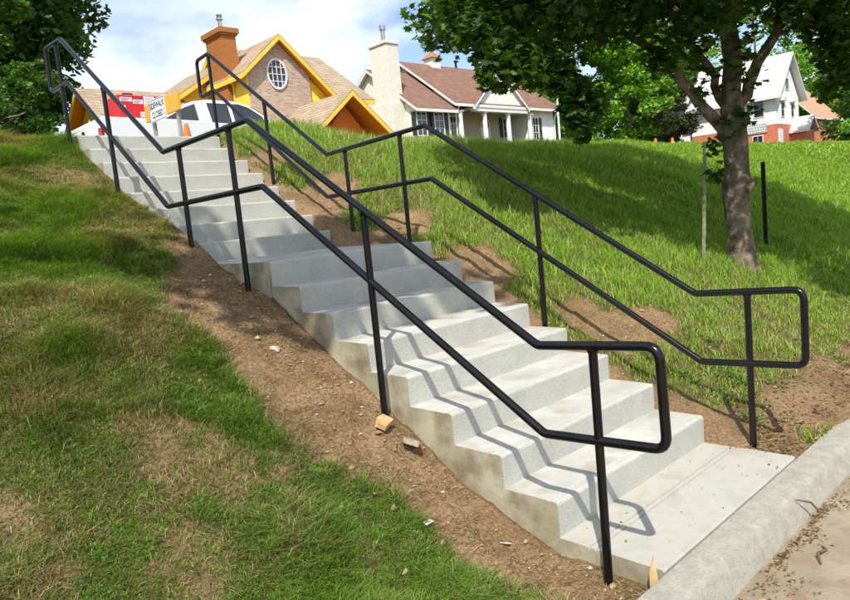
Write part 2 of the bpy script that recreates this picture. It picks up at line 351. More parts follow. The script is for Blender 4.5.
# ------------------------------------------------------------ handrails
RR = .0205
def handrail(x, top, mid, posts, label):
    root = empty('handrail', (x, 0, 0), label, 'handrail', 'handrails along the concrete stairs')
    ey0 = (top[0][0]+mid[0][0])/2; ey1 = (top[-1][0]+mid[-1][0])/2
    t = [(x, y, z) for y, z in top]; mm = [(x, y, z) for y, z in mid]
    # one continuous bent pipe: split into a top rail and a mid rail that meet in the middle of the end loops
    za, zb = (top[0][1]+mid[0][1])/2, (top[-1][1]+mid[-1][1])/2
    tp = fillet([(x, ey0, za)]+t+[(x, ey1, zb)], .06)
    mp_ = fillet([(x, ey0, za)]+mm+[(x, ey1, zb)], .06)
    MB().tube(tp, RR, 16, cap=False).build('top_rail', M_rail, root, smooth=True)
    MB().tube(mp_, RR, 16, cap=False).build('mid_rail', M_rail, root, smooth=True)
    ty = [p[0] for p in sorted(top)]; tz = [p[1] for p in sorted(top)]
    for y, zb_ in posts:
        zt = float(np.interp(y, ty, tz)); pm = MB().tube([(x, y+.001, zb_-.15), (x+.001, y, (zb_+zt)/2), (x, y, zt-RR*.5)], .0195, 16)
        po = pm.build('post', M_rail, root, smooth=True)
        zm = float(np.interp(y, [p[0] for p in sorted(mid)], [p[1] for p in sorted(mid)]))
        w = MB()
        for zz in (zt-RR-.002,): w.tube([(x, y, zz-.010), (x, y, zz+.004)], [.0205, .026], 12)
        w.build('weld', M_rail, po, smooth=True)
    return root
handrail(-.08, [(-.60,.975),(-.02,.942),(2.19,2.30),(3.5,2.27),(5.42,3.61),(5.88,3.63)], [(-.61,.562),(-.02,.535),(2.10,1.86),(3.55,1.845),(5.41,3.20),(5.90,3.20)],
         [(-.303,-.10),(1.10,.5),(2.45,1.2),(3.23,1.5),(4.53,2.0),(5.57,2.58)], 'black pipe handrail on the left side of the stairs, nearest the bare dirt strip')
handrail(SW+.08, [(-.575,.955),(.045,.925),(2.28,2.315),(3.66,2.26),(5.74,3.70),(6.03,3.68)], [(-.575,.52),(.025,.495),(2.26,1.875),(3.73,1.855),(5.71,3.28),(6.04,3.25)],
         [(-.268,-.01),(1.208,.65),(2.60,1.33),(3.38,1.4),(4.67,2.05),(5.74,2.6)], 'black pipe handrail on the far right side of the stairs, beside the green lawn')

# ------------------------------------------------------------ grass
def blades(name, x, y, h, w, col, lean=.5, label=None, z0=-.01):
    n = len(x); z = H(x, y)+z0
    a = rng.random(n)*2*np.pi; dx, dy = np.cos(a), np.sin(a); b = a+np.pi/2+rng.normal(0, .4, n); bx, by = np.cos(b), np.sin(b)
    ln = h*lean*(.3+rng.random(n)*1.3)
    V = np.empty((n, 5, 3), np.float32)
    for k, (t, ww) in enumerate(((0, 1), (.55, .8))):
        o = ln*t*t*1.0
        cx = x+bx*o; cy = y+by*o; cz = z+h*t
        V[:, k*2, 0] = cx-dx*w*ww/2; V[:, k*2, 1] = cy-dy*w*ww/2; V[:, k*2, 2] = cz
        V[:, k*2+1, 0] = cx+dx*w*ww/2; V[:, k*2+1, 1] = cy+dy*w*ww/2; V[:, k*2+1, 2] = cz
    V[:, 4, 0] = x+bx*ln; V[:, 4, 1] = y+by*ln; V[:, 4, 2] = z+h*(1-.25*lean)
    base_ = (np.arange(n)*5)[:, None]
    q = base_+np.array([[0, 1, 3, 2]]); t = base_+np.array([[2, 3, 4]])
    loops = np.concatenate([q.ravel(), t.ravel()]); sizes = np.concatenate([np.full(n, 4), np.full(n, 3)])
    o = mesh_np(name, V.reshape(-1, 3), loops, M_grass, sizes=sizes)
    at = o.data.color_attributes.new('tint', 'FLOAT_COLOR', 'POINT')
    c = np.ones((n, 5, 4), np.float32); c[:, :, :3] = col[:, None, :]
    at.data.foreach_set('color', c.ravel()); tag(o, label, 'grass', kind='stuff'); return o
def palette(n, fresh, dry, pdry, var=.35):
    f = np.array(fresh); d = np.array(dry); k = rng.integers(0, len(f), n); c = f[k]*(1+rng.uniform(-var, var, (n, 1)))
    isd = rng.random(n) < pdry; kd = rng.integers(0, len(d), n); c[isd] = (d[kd]*(1+rng.uniform(-var, var, (n, 1))))[isd]
    return np.clip(c, .005, 1)
DRY = [(.38,.30,.14),(.30,.22,.11),(.46,.38,.19),(.20,.13,.065)]
def scatter(x0, x1, y0, y1, n): return rng.uniform(x0, x1, n), rng.uniform(y0, y1, n)
def clumpy(x, y, amt, r=.05):
    """pull blades together into tufts"""
    n = len(x); k = max(n//14, 1); cx = rng.choice(n, k); j = cx[rng.integers(0, k, n)]; m_ = rng.random(n) < amt
    X, Y = x.copy(), y.copy(); X[m_] = x[j][m_]+rng.normal(0, r, m_.sum()); Y[m_] = y[j][m_]+rng.normal(0, r, m_.sum()); return X, Y
# left bank
x, y = scatter(-3.2, -.02, -.55, 6.4, 900000); kk = x > -3.0+.22*np.clip(y, 0, 9); x, y = x[kk], y[kk]; x, y = clumpy(x, y, .65, .028)
keepd = np.hypot(x+2.52, y+1.9); bb = bare(x, y); tuft = fbm(x+3, y+8, 3.0, 3)
keep = (rng.random(len(x)) > bb*1.05) & (x < -.03) & (y > -.5) & (rng.random(len(x)) < .85+.9*(tuft-.3))
x, y, bb, tuft = x[keep], y[keep], bb[keep], tuft[keep]; n = len(x)
hh = (.038+.085*np.clip((tuft-.33)*2.6, 0, 1)**1.3)*(.6+.8*rng.random(n)); edge = sm((y-5.4)/.5); hh = hh*(1+.5*edge)
pd = np.clip(.12+1.1*(fbm(x+70, y+20, 1.7)-.45)*2+.6*bb+.25*sm((x+1.)/.6), .05, .9)
c = palette(n, [(.12,.215,.025),(.155,.27,.03),(.075,.145,.02),(.22,.275,.045),(.14,.28,.022)], DRY, pd)
blades('grass', x, y, hh, .0024+.0026*rng.random(n), c, .95, 'short patchy grass and straw covering the bank left of the stairs')
# dead thatch and straw bits lying on the soil
x, y = scatter(-2.6, -.02, -.5, 5.5, 110000); bb = bare(x, y); keep = rng.random(len(x)) < .16+1.3*(bb > .1)*(fbm(x, y+90, 4)-.3)*2
x, y = x[keep], y[keep]; x2, y2 = scatter(SW+.02, 4.5, -.52, 6, 40000); k2 = (rng.random(40000) < .05+.5*bare(x2, y2)*(fbm(x2, y2+90, 4)-.3)); x = np.concatenate([x, x2[k2]]); y = np.concatenate([y, y2[k2]])
n = len(x); c = palette(n, [(.20,.13,.07),(.13,.08,.045)], DRY, np.full(n, .5))
blades('straw', x, y, .003+.013*rng.random(n)**2, .0016+.0028*rng.random(n), c, 6.5, 'dry straw and root bits scattered over the bare soil', z0=.003)
# right bank, near
def rightgrass(name, x, y, dens, hb, wb, label, lean=.55):
    bb = bare(x, y); tuft = fbm(x+3, y+8, 2.2, 3)
    keep = (rng.random(len(x)) > bb*1.0) & (rng.random(len(x)) < dens) & (x > SW+.03) & (y > -.56)
    x, y, bb, tuft = x[keep], y[keep], bb[keep], tuft[keep]; n = len(x); d = np.hypot(x+2.5, y+1.9)
    h = hb*(.5+.9*rng.random(n)+1.1*(rng.random(n) < .05)*(x < 6))*(.45+1.1*tuft)*(1-.5*bb); low = sm((1.2-y)/1.5); h = h*(1-.45*low)*(1+.5*sm((y-5.5)/1.5))
    dist = sm((x-3.2)/2.5)
    pd = np.clip(.30-.26*dist+.5*bb+.7*(fbm(x+7, y+2, 1.3)-.5)*(1-.7*dist)+.12*low, .015, .9)
    c = palette(n, [(.20,.36,.03),(.16,.31,.025),(.26,.41,.04),(.31,.43,.05)], DRY+[(.36,.36,.14)]*2, pd, .28)
    return blades(name, x, y, h, wb*(.6+.8*rng.random(n)), c, lean, label)
x, y = scatter(SW, 6.2, -.56, 8.3, 260000); x, y = clumpy(x, y, .4, .045)
rightgrass('grass', x, y, .9, .075, .0062, 'bright green lawn on the slope right of the stairs, around the maple trunk')
x, y = scatter(6.2, 16, -.56, 8.4, 200000)
rightgrass('grass', x, y, .95, .11, .013, 'tall bright green lawn on the slope behind the maple')
x, y = scatter(16, 90, -.56, 8.4, 200000); x = 16+(x-16)**1.5/8.6
rightgrass('grass', x, y, .95, .10, .03, 'distant sunny lawn running to the red brick basement house')
# tall seed grass on the brow right of the stairs
x, y = scatter(2.0, 8.5, 5.2, 8.4, 42000); cl = fbm(x+1, y+1, 1.4, 3); k = (rng.random(42000) < np.clip((cl-.38)*4, 0, 1)) & (x+ .0*y > 2.15); x, y, cl = x[k], y[k], cl[k]; n = len(x)
c = palette(n, [(.24,.38,.05),(.30,.42,.07),(.33,.42,.10)], [(.40,.38,.18),(.34,.30,.13)], .25)
blades('tall_grass', x, y, (.08+.17*rng.random(n)*np.clip((cl-.3)*3, .3, 1.2)), .006+.005*rng.random(n), c, .35, 'tall seeding grass on the brow of the bank in front of the houses')

# weedy broadleaf clumps
def leafy(name, pts, label, size=.035, cols=None, group=None):
    V = []; F = []; C_ = []
    for (cx, cy, r, nn) in pts:
        for _ in range(nn):
            a = random.uniform(0, 6.28); rr = r*random.random()**.6; x = cx+rr*math.cos(a); y = cy+rr*math.sin(a); z = float(H(x, y))+random.uniform(.0, .06)*(1-rr/r*.6)
            s = size*random.uniform(.5, 1.2); a2 = random.uniform(0, 6.28); d = Vector((math.cos(a2), math.sin(a2), random.uniform(.0, .6))).normalized(); sd_ = d.cross(Vector((0, 0, 1))).normalized()
            o = Vector((x, y, z)); k = len(V); V += [o, o+d*s*.5+sd_*s*.28+Vector((0,0,.004)), o+d*s, o+d*s*.5-sd_*s*.28+Vector((0,0,.004))]; F.append((k, k+1, k+2, k+3))
            cc = random.choice(cols or [(.08,.2,.025),(.12,.26,.03),(.06,.15,.02)]); v = random.uniform(.75, 1.25); C_ += [(cc[0]*v, cc[1]*v, cc[2]*v, 1)]*4
    o = mesh_np(name, np.array([tuple(v) for v in V]), np.array(F), M_leaf)
    at = o.data.color_attributes.new('tint', 'FLOAT_COLOR', 'POINT'); at.data.foreach_set('color', np.array(C_, np.float32).ravel())
    return tag(o, label, 'weeds', kind='stuff')
pts = [(random.uniform(-2.6, -.7), random.uniform(.1, 4.5), random.uniform(.05, .16), random.randint(15, 45)) for _ in range(70)]
leafy('ground_weeds', pts, 'low broadleaf weeds among the grass left of the stairs', .022)
pts = [(2.3, .12, .13, 160), (2.05, .35, .1, 80), (1.95, -.15, .08, 50), (1.85, 3.6, .18, 160), (1.83, 4.6, .16, 120)]+[(random.uniform(1.9, 5), random.uniform(-.3, 5.5), random.uniform(.05, .13), random.randint(15, 45)) for _ in range(45)]
leafy('ground_weeds', pts, 'low broadleaf weeds between the right handrail and the maple', .032, [(.11,.25,.03),(.15,.3,.04),(.09,.2,.025)])

# ------------------------------------------------------------ small debris on the soil
M_wood = noisemat('raw_wood', (.42, .27, .12), (.62, .44, .22), scale=14, rough=.8)
def rock(name, x, y, r, mat, label, cat, sq=(1, .8, .6), group=None, lift=.3):
    bm = bmesh.new(); bmesh.ops.create_icosphere(bm, subdivisions=2, radius=r)
    for v in bm.verts:
        nz = 1+random.uniform(-.16, .16); v.co = Vector((v.co.x*sq[0]*nz, v.co.y*sq[1]*nz, v.co.z*sq[2]*nz))
    me = bpy.data.meshes.new(name); bm.to_mesh(me); bm.free(); me.materials.append(mat); o = bpy.data.objects.new(name, me); COL.objects.link(o)
    o.location = (x, y, float(H(x, y))+r*sq[2]*lift); o.rotation_euler = (random.uniform(-.3, .3), random.uniform(-.3, .3), random.uniform(0, 6.28)); return tag(o, label, cat, group)
def slab(name, pts, th, mat, loc, rot, label, cat):
    m = MB().prism([(a, b, 0) for a, b in pts], (0, 0, th)); o = m.build(name, mat, bevel=.003); o.location = loc; o.rotation_euler = rot; return tag(o, label, cat)
slab('wood_block', [(-.055,-.035),(.05,-.04),(.06,.03),(.0,.042),(-.05,.03)], .035, M_wood, (-.17, 1.02, float(H(-.17, 1.02))+.016), (.42, -.1, .5), 'tan broken wood block lying in the dirt below the second lowest left rail post', 'wood')
M_pale = noisemat('pale_stone', (.36, .31, .24), (.5, .45, .37), scale=20, rough=.9)
M_clod = noisemat('soil_clod', (.2, .13, .07), (.4, .28, .16), scale=20, rough=1, bump=.8, bscale=60)
slab('root_chunk', [(-.09,-.03),(.02,-.045),(.09,-.01),(.07,.04),(-.04,.05)], .03, noisemat('dry_root', (.25,.19,.12), (.45,.38,.28), scale=30, rough=1, bump=1), (-.12, .86, float(H(-.12, .86))+.03), (.4, .2, 1.0), 'pale shredded root clump just below the tan wood block', 'root')
slab('wooden_shim', [(-.018,0),(.018,0),(.016,.07),(.004,.145),(-.006,.11),(-.017,.075)], .01, M_wood, (-.05, -.50, -.07), (math.radians(84), 0, -.95), 'splintered tan wooden shim standing in the dirt by the curb', 'wood')
slab('wood_chip', [(-.075,-.02),(.03,-.035),(.085,.0),(.06,.028),(-.05,.03)], .008, M_wood, (.13, -.87, -.115), (.03, .06, .35), 'flat tan wood chip lying in the street beside the curb', 'wood')
M_dark = noisemat('dead_leaf', (.09,.05,.03), (.2,.12,.065), scale=20, rough=.9)
k = 0
for (x, y, s) in ((-.42,.45,.05),(-.16,.20,.03)):
    slab('paper_scrap', [(-s,-.01),(s*.8,-.02),(s,.012),(-s*.6,.016)], .003, M_white, (x, y, float(H(x, y))+.012), (.3, .2, .5+k), ('narrow white paper scrap among the straw at the grass edge', 'small white paper scrap on the dirt below the steps')[k], 'litter'); k += 1
rock('stone', -.33, 1.78, .035, M_pale, 'fist sized pale stone on the dirt slope, the highest one beside the lower flight', 'stone')
cm = MB()
for i in range(520):
    if i < 380: x, y = -abs(random.gauss(0, .3))-.03, random.uniform(-.45, 3.0)
    else: x, y = SW+random.uniform(.03, .6)*(1 if i < 450 else 2), random.uniform(-.5, 1.2 if i > 450 else 4)
    r = random.uniform(.004, .014)*(1 if random.random() < .85 else 1.9); z = float(H(x, y))+r*.3
    k = len(cm.v); t = random.uniform(0, 6.28); pv = []
    for (a, b, c) in ((1,0,0),(.3,.95,0),(-.8,.6,.1),(-.8,-.6,0),(.3,-.95,.1),(.1,.1,.8),(0,0,-.6)):
        f_ = random.uniform(.7, 1.2)*r; pv.append((x+(a*math.cos(t)-b*math.sin(t))*f_, y+(a*math.sin(t)+b*math.cos(t))*f_*.8, z+c*f_))
    cm.add(pv, [(i_, (i_+1) % 5, 5) for i_ in range(5)]+[((i_+1) % 5, i_, 6) for i_ in range(5)], 1 if random.random() < .12 else 0)
tag(cm.build('soil_clods', [M_clod, M_pale]), 'crumbs of dry soil and gravel strewn over the bare dirt beside the steps', 'soil crumbs', kind='stuff')
# dried leaves in the gutter
def litter(name, xs_, n, zf, size, label, cols, spread_y):
    V = []; F = []; C_ = []
    for _ in range(n):
        x = random.uniform(*xs_); y = spread_y(x); z = zf(x, y)+random.uniform(.001, .012); s = size*random.uniform(.3, 1.1); a = random.uniform(0, 6.28)
        d = Vector((math.cos(a), math.sin(a), random.uniform(-.2, .35))); sd_ = Vector((-math.sin(a), math.cos(a), random.uniform(-.3, .3))); o = Vector((x, y, z)); k = len(V)
        w = random.choice((.15, .3, .5)); V += [o, o+d*s*.5+sd_*s*w+Vector((0,0,.3*s*random.random())), o+d*s, o+d*s*.5-sd_*s*w]; F.append((k, k+1, k+2, k+3))
        cc = random.choice(cols); v = random.uniform(.7, 1.2); C_ += [(cc[0]*v, cc[1]*v, cc[2]*v, 1)]*4
    o = mesh_np(name, np.array([tuple(v) for v in V]), np.array(F), M_leaf); at = o.data.color_attributes.new('tint', 'FLOAT_COLOR', 'POINT'); at.data.foreach_set('color', np.array(C_, np.float32).ravel())
    return tag(o, label, 'leaf litter', kind='stuff')
BR = [(.30,.19,.10),(.22,.13,.07),(.38,.27,.15),(.14,.08,.045)]
litter('leaf_litter', (-2, 5), 4200, lambda x, y: -.124, .02, 'brown leaf and twig litter along the gutter', BR, lambda x: -.76-abs(random.gauss(0, .11))*max(.15, 1+1.1*math.sin(x*4.2+1)+.6*math.sin(x*9)))
litter('leaf_litter', (SW+.02, 4.2), 2300, lambda x, y: float(H(x, y)), .03, 'dry brown leaf crumbs on the soil behind the curb', BR, lambda x: random.uniform(-.52, .1+.35*math.sin(x*3)))
litter('leaf_litter', (.02, SW), 70, lambda x, y: 0.0, .014, 'small brown crumbs blown onto the bottom landing', BR, lambda x: random.uniform(-.5, -.02))
def twig(name, pts, r, label):
    o = MB().tube(pts, r, 6).build(name, M_dark, smooth=True); return tag(o, label, 'twig')
twig('twig', [(1.02,-.70,-.02),(1.05,-.76,-.03),(1.07,-.79,-.075),(1.12,-.82,-.105)], [.003,.006,.007,.002], 'dark curled twig hanging over the curb edge')
twig('twig', [(.62,-.93,-.115),(.68,-.9,-.1),(.76,-.91,-.112),(.8,-.88,-.118)], [.003,.007,.006,.002], 'dark bent twig lying among the gutter leaves')

# ------------------------------------------------------------ trees
MAPLE = np.array([(0,-.5),(.10,-.22),(.36,-.30),(.30,-.12),(.52,.02),(.30,.10),(.34,.30),(.14,.22),(0,.55),(-.14,.22),(-.34,.30),(-.30,.10),(-.52,.02),(-.30,-.12),(-.36,-.30),(-.10,-.22)])
SIMPLE = np.array([(0,-.5),(.28,-.15),(.24,.2),(0,.55),(-.24,.2),(-.28,-.15)])
def leaves(name, P, size, cols, shape, parent, droop=.35, var=.3, upbias=1.0):
    n = len(P); k = len(shape)
    nrm = rng.normal(0, 1, (n, 3)); nrm[:, 2] = np.abs(nrm[:, 2])+upbias; nrm /= np.linalg.norm(nrm, axis=1)[:, None]
    t = rng.normal(0, 1, (n, 3)); t[:, 2] -= droop; t -= nrm*(t*nrm).sum(1)[:, None]; t /= np.linalg.norm(t, axis=1)[:, None]
    s = np.cross(nrm, t); sz = size*(.55+.75*rng.random(n))
    V = P[:, None, :]+(shape[None, :, 0, None]*s[:, None, :]+shape[None, :, 1, None]*t[:, None, :]-np.abs(shape[None, :, 0, None])*.25*nrm[:, None, :])*sz[:, None, None]
    q = (np.arange(n)*k)[:, None]+np.arange(k)[None]
    o = mesh_np(name, V.reshape(-1, 3), q, M_leaf, parent)
    c = np.ones((n, k, 4), np.float32); cols = np.array(cols); cc = cols[rng.integers(0, len(cols), n)]*(1+rng.uniform(-var, var, (n, 1))); c[:, :, :3] = cc[:, None, :]
    at = o.data.color_attributes.new('tint', 'FLOAT_COLOR', 'POINT'); at.data.foreach_set('color', c.ravel()); return o
def inball(c, r, n, sq=(1, 1, 1), shell=.5):
    d = rng.normal(0, 1, (n, 3)); d /= np.linalg.norm(d, axis=1)[:, None]; return np.array(c)+d*(r*rng.random(n)**shell)[:, None]*np.array(sq)
# --- the maple
TB = Vector((4.9, 1.05, .62))
mt = empty('maple_tree', TB, 'large maple with a scarred grey trunk, its leafy boughs hanging over the upper right', 'tree')
def wobble(a, b, n, amp, r0, r1):
    a, b = Vector(a), Vector(b); P = []; R = []
    for i in range(n+1):
        t = i/n; P.append(a.lerp(b, t)+Vector((random.uniform(-1, 1), random.uniform(-1, 1), random.uniform(-.5, .5)))*amp*(0 < i < n)); R.append(r0+(r1-r0)*t)
    return P, R
tm = MB()
trunk = [(4.9,1.05,.40),(4.9,1.05,.62),(4.91,1.06,.78),(4.93,1.08,1.05),(4.97,1.1,1.40),(4.99,1.1,1.56),(5.02,1.11,1.73),(5.05,1.12,2.05),(5.09,1.15,2.36),(5.11,1.17,2.57),(5.17,1.16,2.88),(5.18,1.2,3.2),(5.2,1.23,3.52),(5.2,1.25,4.3),(5.1,1.1,5.2),(5.0,1.2,6.4),(5.0,1.2,7.6)]
tr = [.29,.19,.138,.119,.123,.142,.12,.114,.11,.103,.095,.09,.085,.075,.06,.04,.02]
tm.tube(trunk, tr, 20)
to = tm.build('trunk', M_bark, mt, smooth=True)
me = to.data
for v in me.vertices:
    a = math.atan2(v.co.y, v.co.x); z = v.co.z; f = 1+.07*math.sin(a*5+z*2)+.05*math.sin(a*9-z*5)+.03*math.sin(a*17+z*11)
    c = Vector((0, 0, z)); off = v.co-Vector((0, 0, z)); v.co = Vector((off.x*f, off.y*f, z)) if z < 2 else v.co
# burl and pruning scars
bl = MB(); bl.tube([(4.93,.99,1.50),(4.99,.97,1.58),(5.05,1.0,1.53)], [.03,.05,.03], 10); bl.tube([(5.04,1.02,1.60),(5.11,.96,1.585)], [.045,.03], 10)
bl.build('burl', M_bark, mt, smooth=True)
fk = (4.85, 1.07, 2.25); fk2 = (4.84, 1.06, 2.7)
limbs = [((5.04,1.13,2.0),(4.85,1.39,2.45),.07,.06),((4.85,1.39,2.45),(4.70,1.62,2.92),.06,.045),((4.70,1.62,2.92),(4.0,2.2,3.6),.045,.02),
         ((5.1,1.13,2.3),(5.35,.98,2.84),.065,.055),((5.35,.98,2.84),(5.78,.68,3.54),.055,.045),((5.78,.68,3.54),(6.4,.2,4.6),.045,.02),
         ((5.09,1.17,2.3),(4.97,1.34,2.85),.05,.04),((4.97,1.34,2.85),(4.5,1.8,4.0),.04,.02),
         ((5.2,1.2,3.4),(3.6,1.9,4.2),.05,.02),((5.2,1.2,3.9),(4.4,-.4,4.9),.05,.02),((5.2,1.2,4.4),(6.6,1.9,5.5),.05,.02),
         ((5.2,1.2,3.2),(5.5,2.9,4.3),.05,.02),((4.0,2.2,3.6),(2.9,2.4,3.6),.02,.008),((4.0,2.2,3.6),(3.5,2.1,3.1),.02,.008),((3.5,2.1,3.1),(3.48,2.0,2.4),.010,.004),((6.4,.2,4.6),(7.4,-.2,4.9),.03,.01),((5.1,1.1,5),(3.9,1.6,6.4),.04,.012)]
for a, b, r0, r1 in limbs:
    P, R = wobble(a, b, 5, .04, r0, r1); MB().tube(P, R, 9).build('branch', M_bark, mt, smooth=True)
cl = []
while len(cl) < 560:
    a = random.uniform(0, 6.28); rad = 3.35*random.random()**.5; top = 3.6+4.2*math.sqrt(max(0, 1-(rad/3.6)**2)); dv_ = (2.6+5.1+rad*math.cos(a)-.1)*.68+(3.15+rad*math.sin(a))*.72-7.6; bot = 3.4-.25*(rad/3.5)+.35*random.random()+.26*max(0, dv_)
    z = random.uniform(bot, top) if random.random() < .6 else random.uniform(bot, bot+.5)
    cx_, cy_ = 5.1+rad*math.cos(a), 1.25+rad*math.sin(a)
    if cx_ < 3.0-.15*(cy_-1) or (cy_ < 0 and cx_ < 3.4) or (z < 4.6 and cx_+2.5 < 1.06*(cy_+1.9)): continue
    cl.append((cx_, cy_, z, random.uniform(.28, .46)))
P = [inball(c[:3], c[3], int(95*(c[3]/.4)**2), (1, 1, .75), .45) for c in cl]
hang = [(2.65,2.5,3.35,.16),(2.77,2.3,2.82,.2),(2.9,2.26,2.85,.2),(3.05,2.22,2.82,.2),(3.25,2.15,2.78,.2),(3.62,1.92,2.6,.18),(3.38,2.05,2.62,.2),(3.58,1.92,2.42,.14),(2.50,2.43,3.2,.15),(2.62,2.40,3.02,.17),(2.55,2.35,2.84,.13),(2.50,2.31,2.72,.08),(2.8,2.36,3.1,.24),(3.0,2.3,3.0,.22),(3.2,2.2,2.98,.22),(3.4,2.12,2.9,.24),(3.47,2.05,2.68,.20),(3.48,1.98,2.48,.16),(3.47,1.96,2.32,.13),(3.50,1.95,2.2,.10),(3.44,1.98,2.42,.15),(3.50,1.98,2.58,.18),(4.45,1.6,2.95,.2),(4.33,1.24,2.95,.26),(3.3,2.2,3.3,.36),(3.7,1.95,3.3,.36),(4.24,1.7,3.3,.36),(2.9,2.4,3.45,.32),(4.7,1.3,3.2,.3),(4.2,.9,3.2,.3),(5.4,.7,3.3,.28),(6.12,.5,3.0,.28),(6.4,.5,2.85,.26),(6.77,.55,2.72,.3),(6.11,.6,3.35,.32),(6.9,.4,3.1,.35),(6.6,.7,3.3,.35),(7.1,.3,2.75,.3),(5.7,.2,3.3,.3)]
P += [inball(c[:3], c[3], int(190*(c[3]/.4)**1.15), (1, 1, .9), .45) for c in hang]
P += [inball(c, r, nn, (1, 1, 1.2), .5) for c, r, nn in (((4.72,1.2,1.98), .13, 22), ((4.66,1.18,1.72), .10, 16), ((4.85,1.08,2.2), .16, 26), ((4.75,1.25,2.6), .2, 34), ((4.95,.95,2.7), .2, 34), ((4.95,.95,2.3), .14, 20), ((5.0,.95,3.0), .25, 50))]
P = np.concatenate(P)
leaves('crown', P, .112, [(.028,.07,.010),(.04,.09,.013),(.024,.058,.008),(.055,.12,.016),(.09,.175,.02)], MAPLE, mt, .7)

def tree(name, x, y, h, r, cols, label, size=.3, n=7000, trunk_r=.2, low=.12, dens=70, shape=SIMPLE, conical=0, cat='tree', group=None, parts=True):
    z = float(H(x, y)); root = empty(name, (x, y, z), label, cat, group)
    P_, R_2 = wobble((x, y, z-.2), (x+random.uniform(-.4, .4), y, z+h*.85), 7, .12, trunk_r, trunk_r*.2); MB().tube(P_, R_2, 9).build('trunk', M_bark, root, smooth=True)
    for _ in range(5):
        t = random.uniform(.25, .7); a = random.uniform(0, 6.28); p0 = Vector((x, y, z+h*t)); p1 = p0+Vector((math.cos(a)*r*.7, math.sin(a)*r*.7, h*.15)); PP, RR_ = wobble(p0, p1, 4, .1, trunk_r*.4, .03); MB().tube(PP, RR_, 6).build('branch', M_bark, root, smooth=True)
    k = dens; per = n//k; out_ = []
    for _ in range(k):
        t = random.random()**.85; zz = z+h*(low+(1-low)*t)
        prof_ = math.sin(math.pi*min(1, (.18+.82*(1-t))))**.6 if not conical else (1-t)**.8+.08
        rr = r*prof_*random.random()**.35; a = random.uniform(0, 6.28)
        cr_ = r*random.uniform(.16, .34); out_.append(inball((x+rr*math.cos(a), y+rr*math.sin(a), zz), cr_, per, (1, 1, .7), .4))
    leaves('crown', np.concatenate(out_), size, cols, shape, root, .3, .3, .6); return root
DK = [(.045,.10,.022),(.06,.13,.025),(.08,.17,.028)]
MG = [(.07,.16,.022),(.09,.19,.025),(.06,.13,.02)]
BG = [(.19,.36,.035),(.24,.42,.045),(.13,.28,.03)]
tree('dark_tree', 6.0, 33, 17, 5.0, DK+MG[:1]+[(.035,.08,.025)], 'tall dark green tree at the upper left, behind the top of the handrails', .34, 80000, .35, .0, 260)
tree('leafy_tree', 2.1, 24.5, 12.5, 3.3, MG+BG[:1], 'lighter green leafy tree at the far left edge in front of the dark one', .22, 36000, .25, .0, 130)
tree('hedge_bush', 2.0, 17.5, 2.4, 1.3, DK, 'dark green shrub below the trees at the upper left corner of the bank', .16, 5000, .06, .0, 40, cat='bush')
tree('hedge_bush', 3.6, 21.5, 2.8, 1.3, MG, 'green shrub between the left trees and the yellow house', .16, 5000, .06, .0, 40, cat='bush')
# a tree outside the frame to the left of the stairs: it throws the shade on the upper steps
tree('shade_tree', -6.2, 1.6, 9.6, 2.2, MG, 'leafy tree standing to the left of the stairs, outside the photo', .2, 200, .18, .3, 20)
_st = bpy.data.objects['shade_tree']
PP, RR_ = wobble((-6.1,1.5,6.0), (-4.0,-.2,7.9), 5, .08, .1, .03); MB().tube(PP, RR_, 8).build('branch', M_bark, _st, smooth=True)
Ps = []
for _ in range(46):
    d = rng.normal(0, 1, 3); d /= np.linalg.norm(d); r_ = rng.random()**.4
    Ps.append(inball((-3.2+d[0]*r_*1.1, -.45+d[1]*r_*1.65, 7.9+d[2]*r_*1.1), .5, 60, (1, 1, .7), .5))
leaves('foliage', np.concatenate(Ps), .2, MG, SIMPLE, _st)
i = 0
LB = ['bright green tree just right of the cream house', 'bright green tree second to the right of the cream house', 'bright green tree third to the right of the cream house', 'shaded green tree behind the low dark bush', 'tall green tree just left of the white and red house', 'green tree directly behind the white and red house', 'green tree behind the tan roofed outbuilding', 'bushy green tree at the far right above the lawn', 'tree half out of frame at the far right edge']
for (x, y, h, r, cols) in ((50,37,13,4.2,BG),(56,36,15,4.8,BG),(60,33,12,4.2,BG),(66,34,12,4.4,MG),(74,37,13,4.6,MG),(92,33,22,6,BG),(100,24,18,6,BG),(68,14.5,13,4.2,MG),(66,9.5,15,4.5,MG)):
    tree('broadleaf_tree', x, y, h, r, cols, LB[i], .42, 15000, .3, .0, 95, group='trees behind the lawn'); i += 1
tree('dark_bush', 62, 29.5, 4.2, 2.2, [(.05,.05,.03),(.07,.06,.035),(.03,.06,.015)], 'low dark brownish bush left of the white and red house', .25, 5000, .08, .0, 50, cat='bush')
tree('hedge_bush', 58, 12.2, 3.2, 2.2, BG, 'bright green shrub at the right end of the lawn', .25, 5000, .08, .0, 40, cat='bush')
# distant woods
V = []
for _ in range(420):
    a = random.uniform(-.55, 1.35); d = random.uniform(120, 200); V.append(inball((-2+d*math.sin(a+.2), d*math.cos(a+.2), 9+random.uniform(-1, 7)), random.uniform(4, 7), 60, (1, 1, .8), .5))
wd = leaves('far_woods', np.concatenate(V), 2.2, MG+DK, SIMPLE, None, .3, .3, .4); tag(wd, 'belt of distant woods closing the view behind the houses', 'woods', kind='stuff')

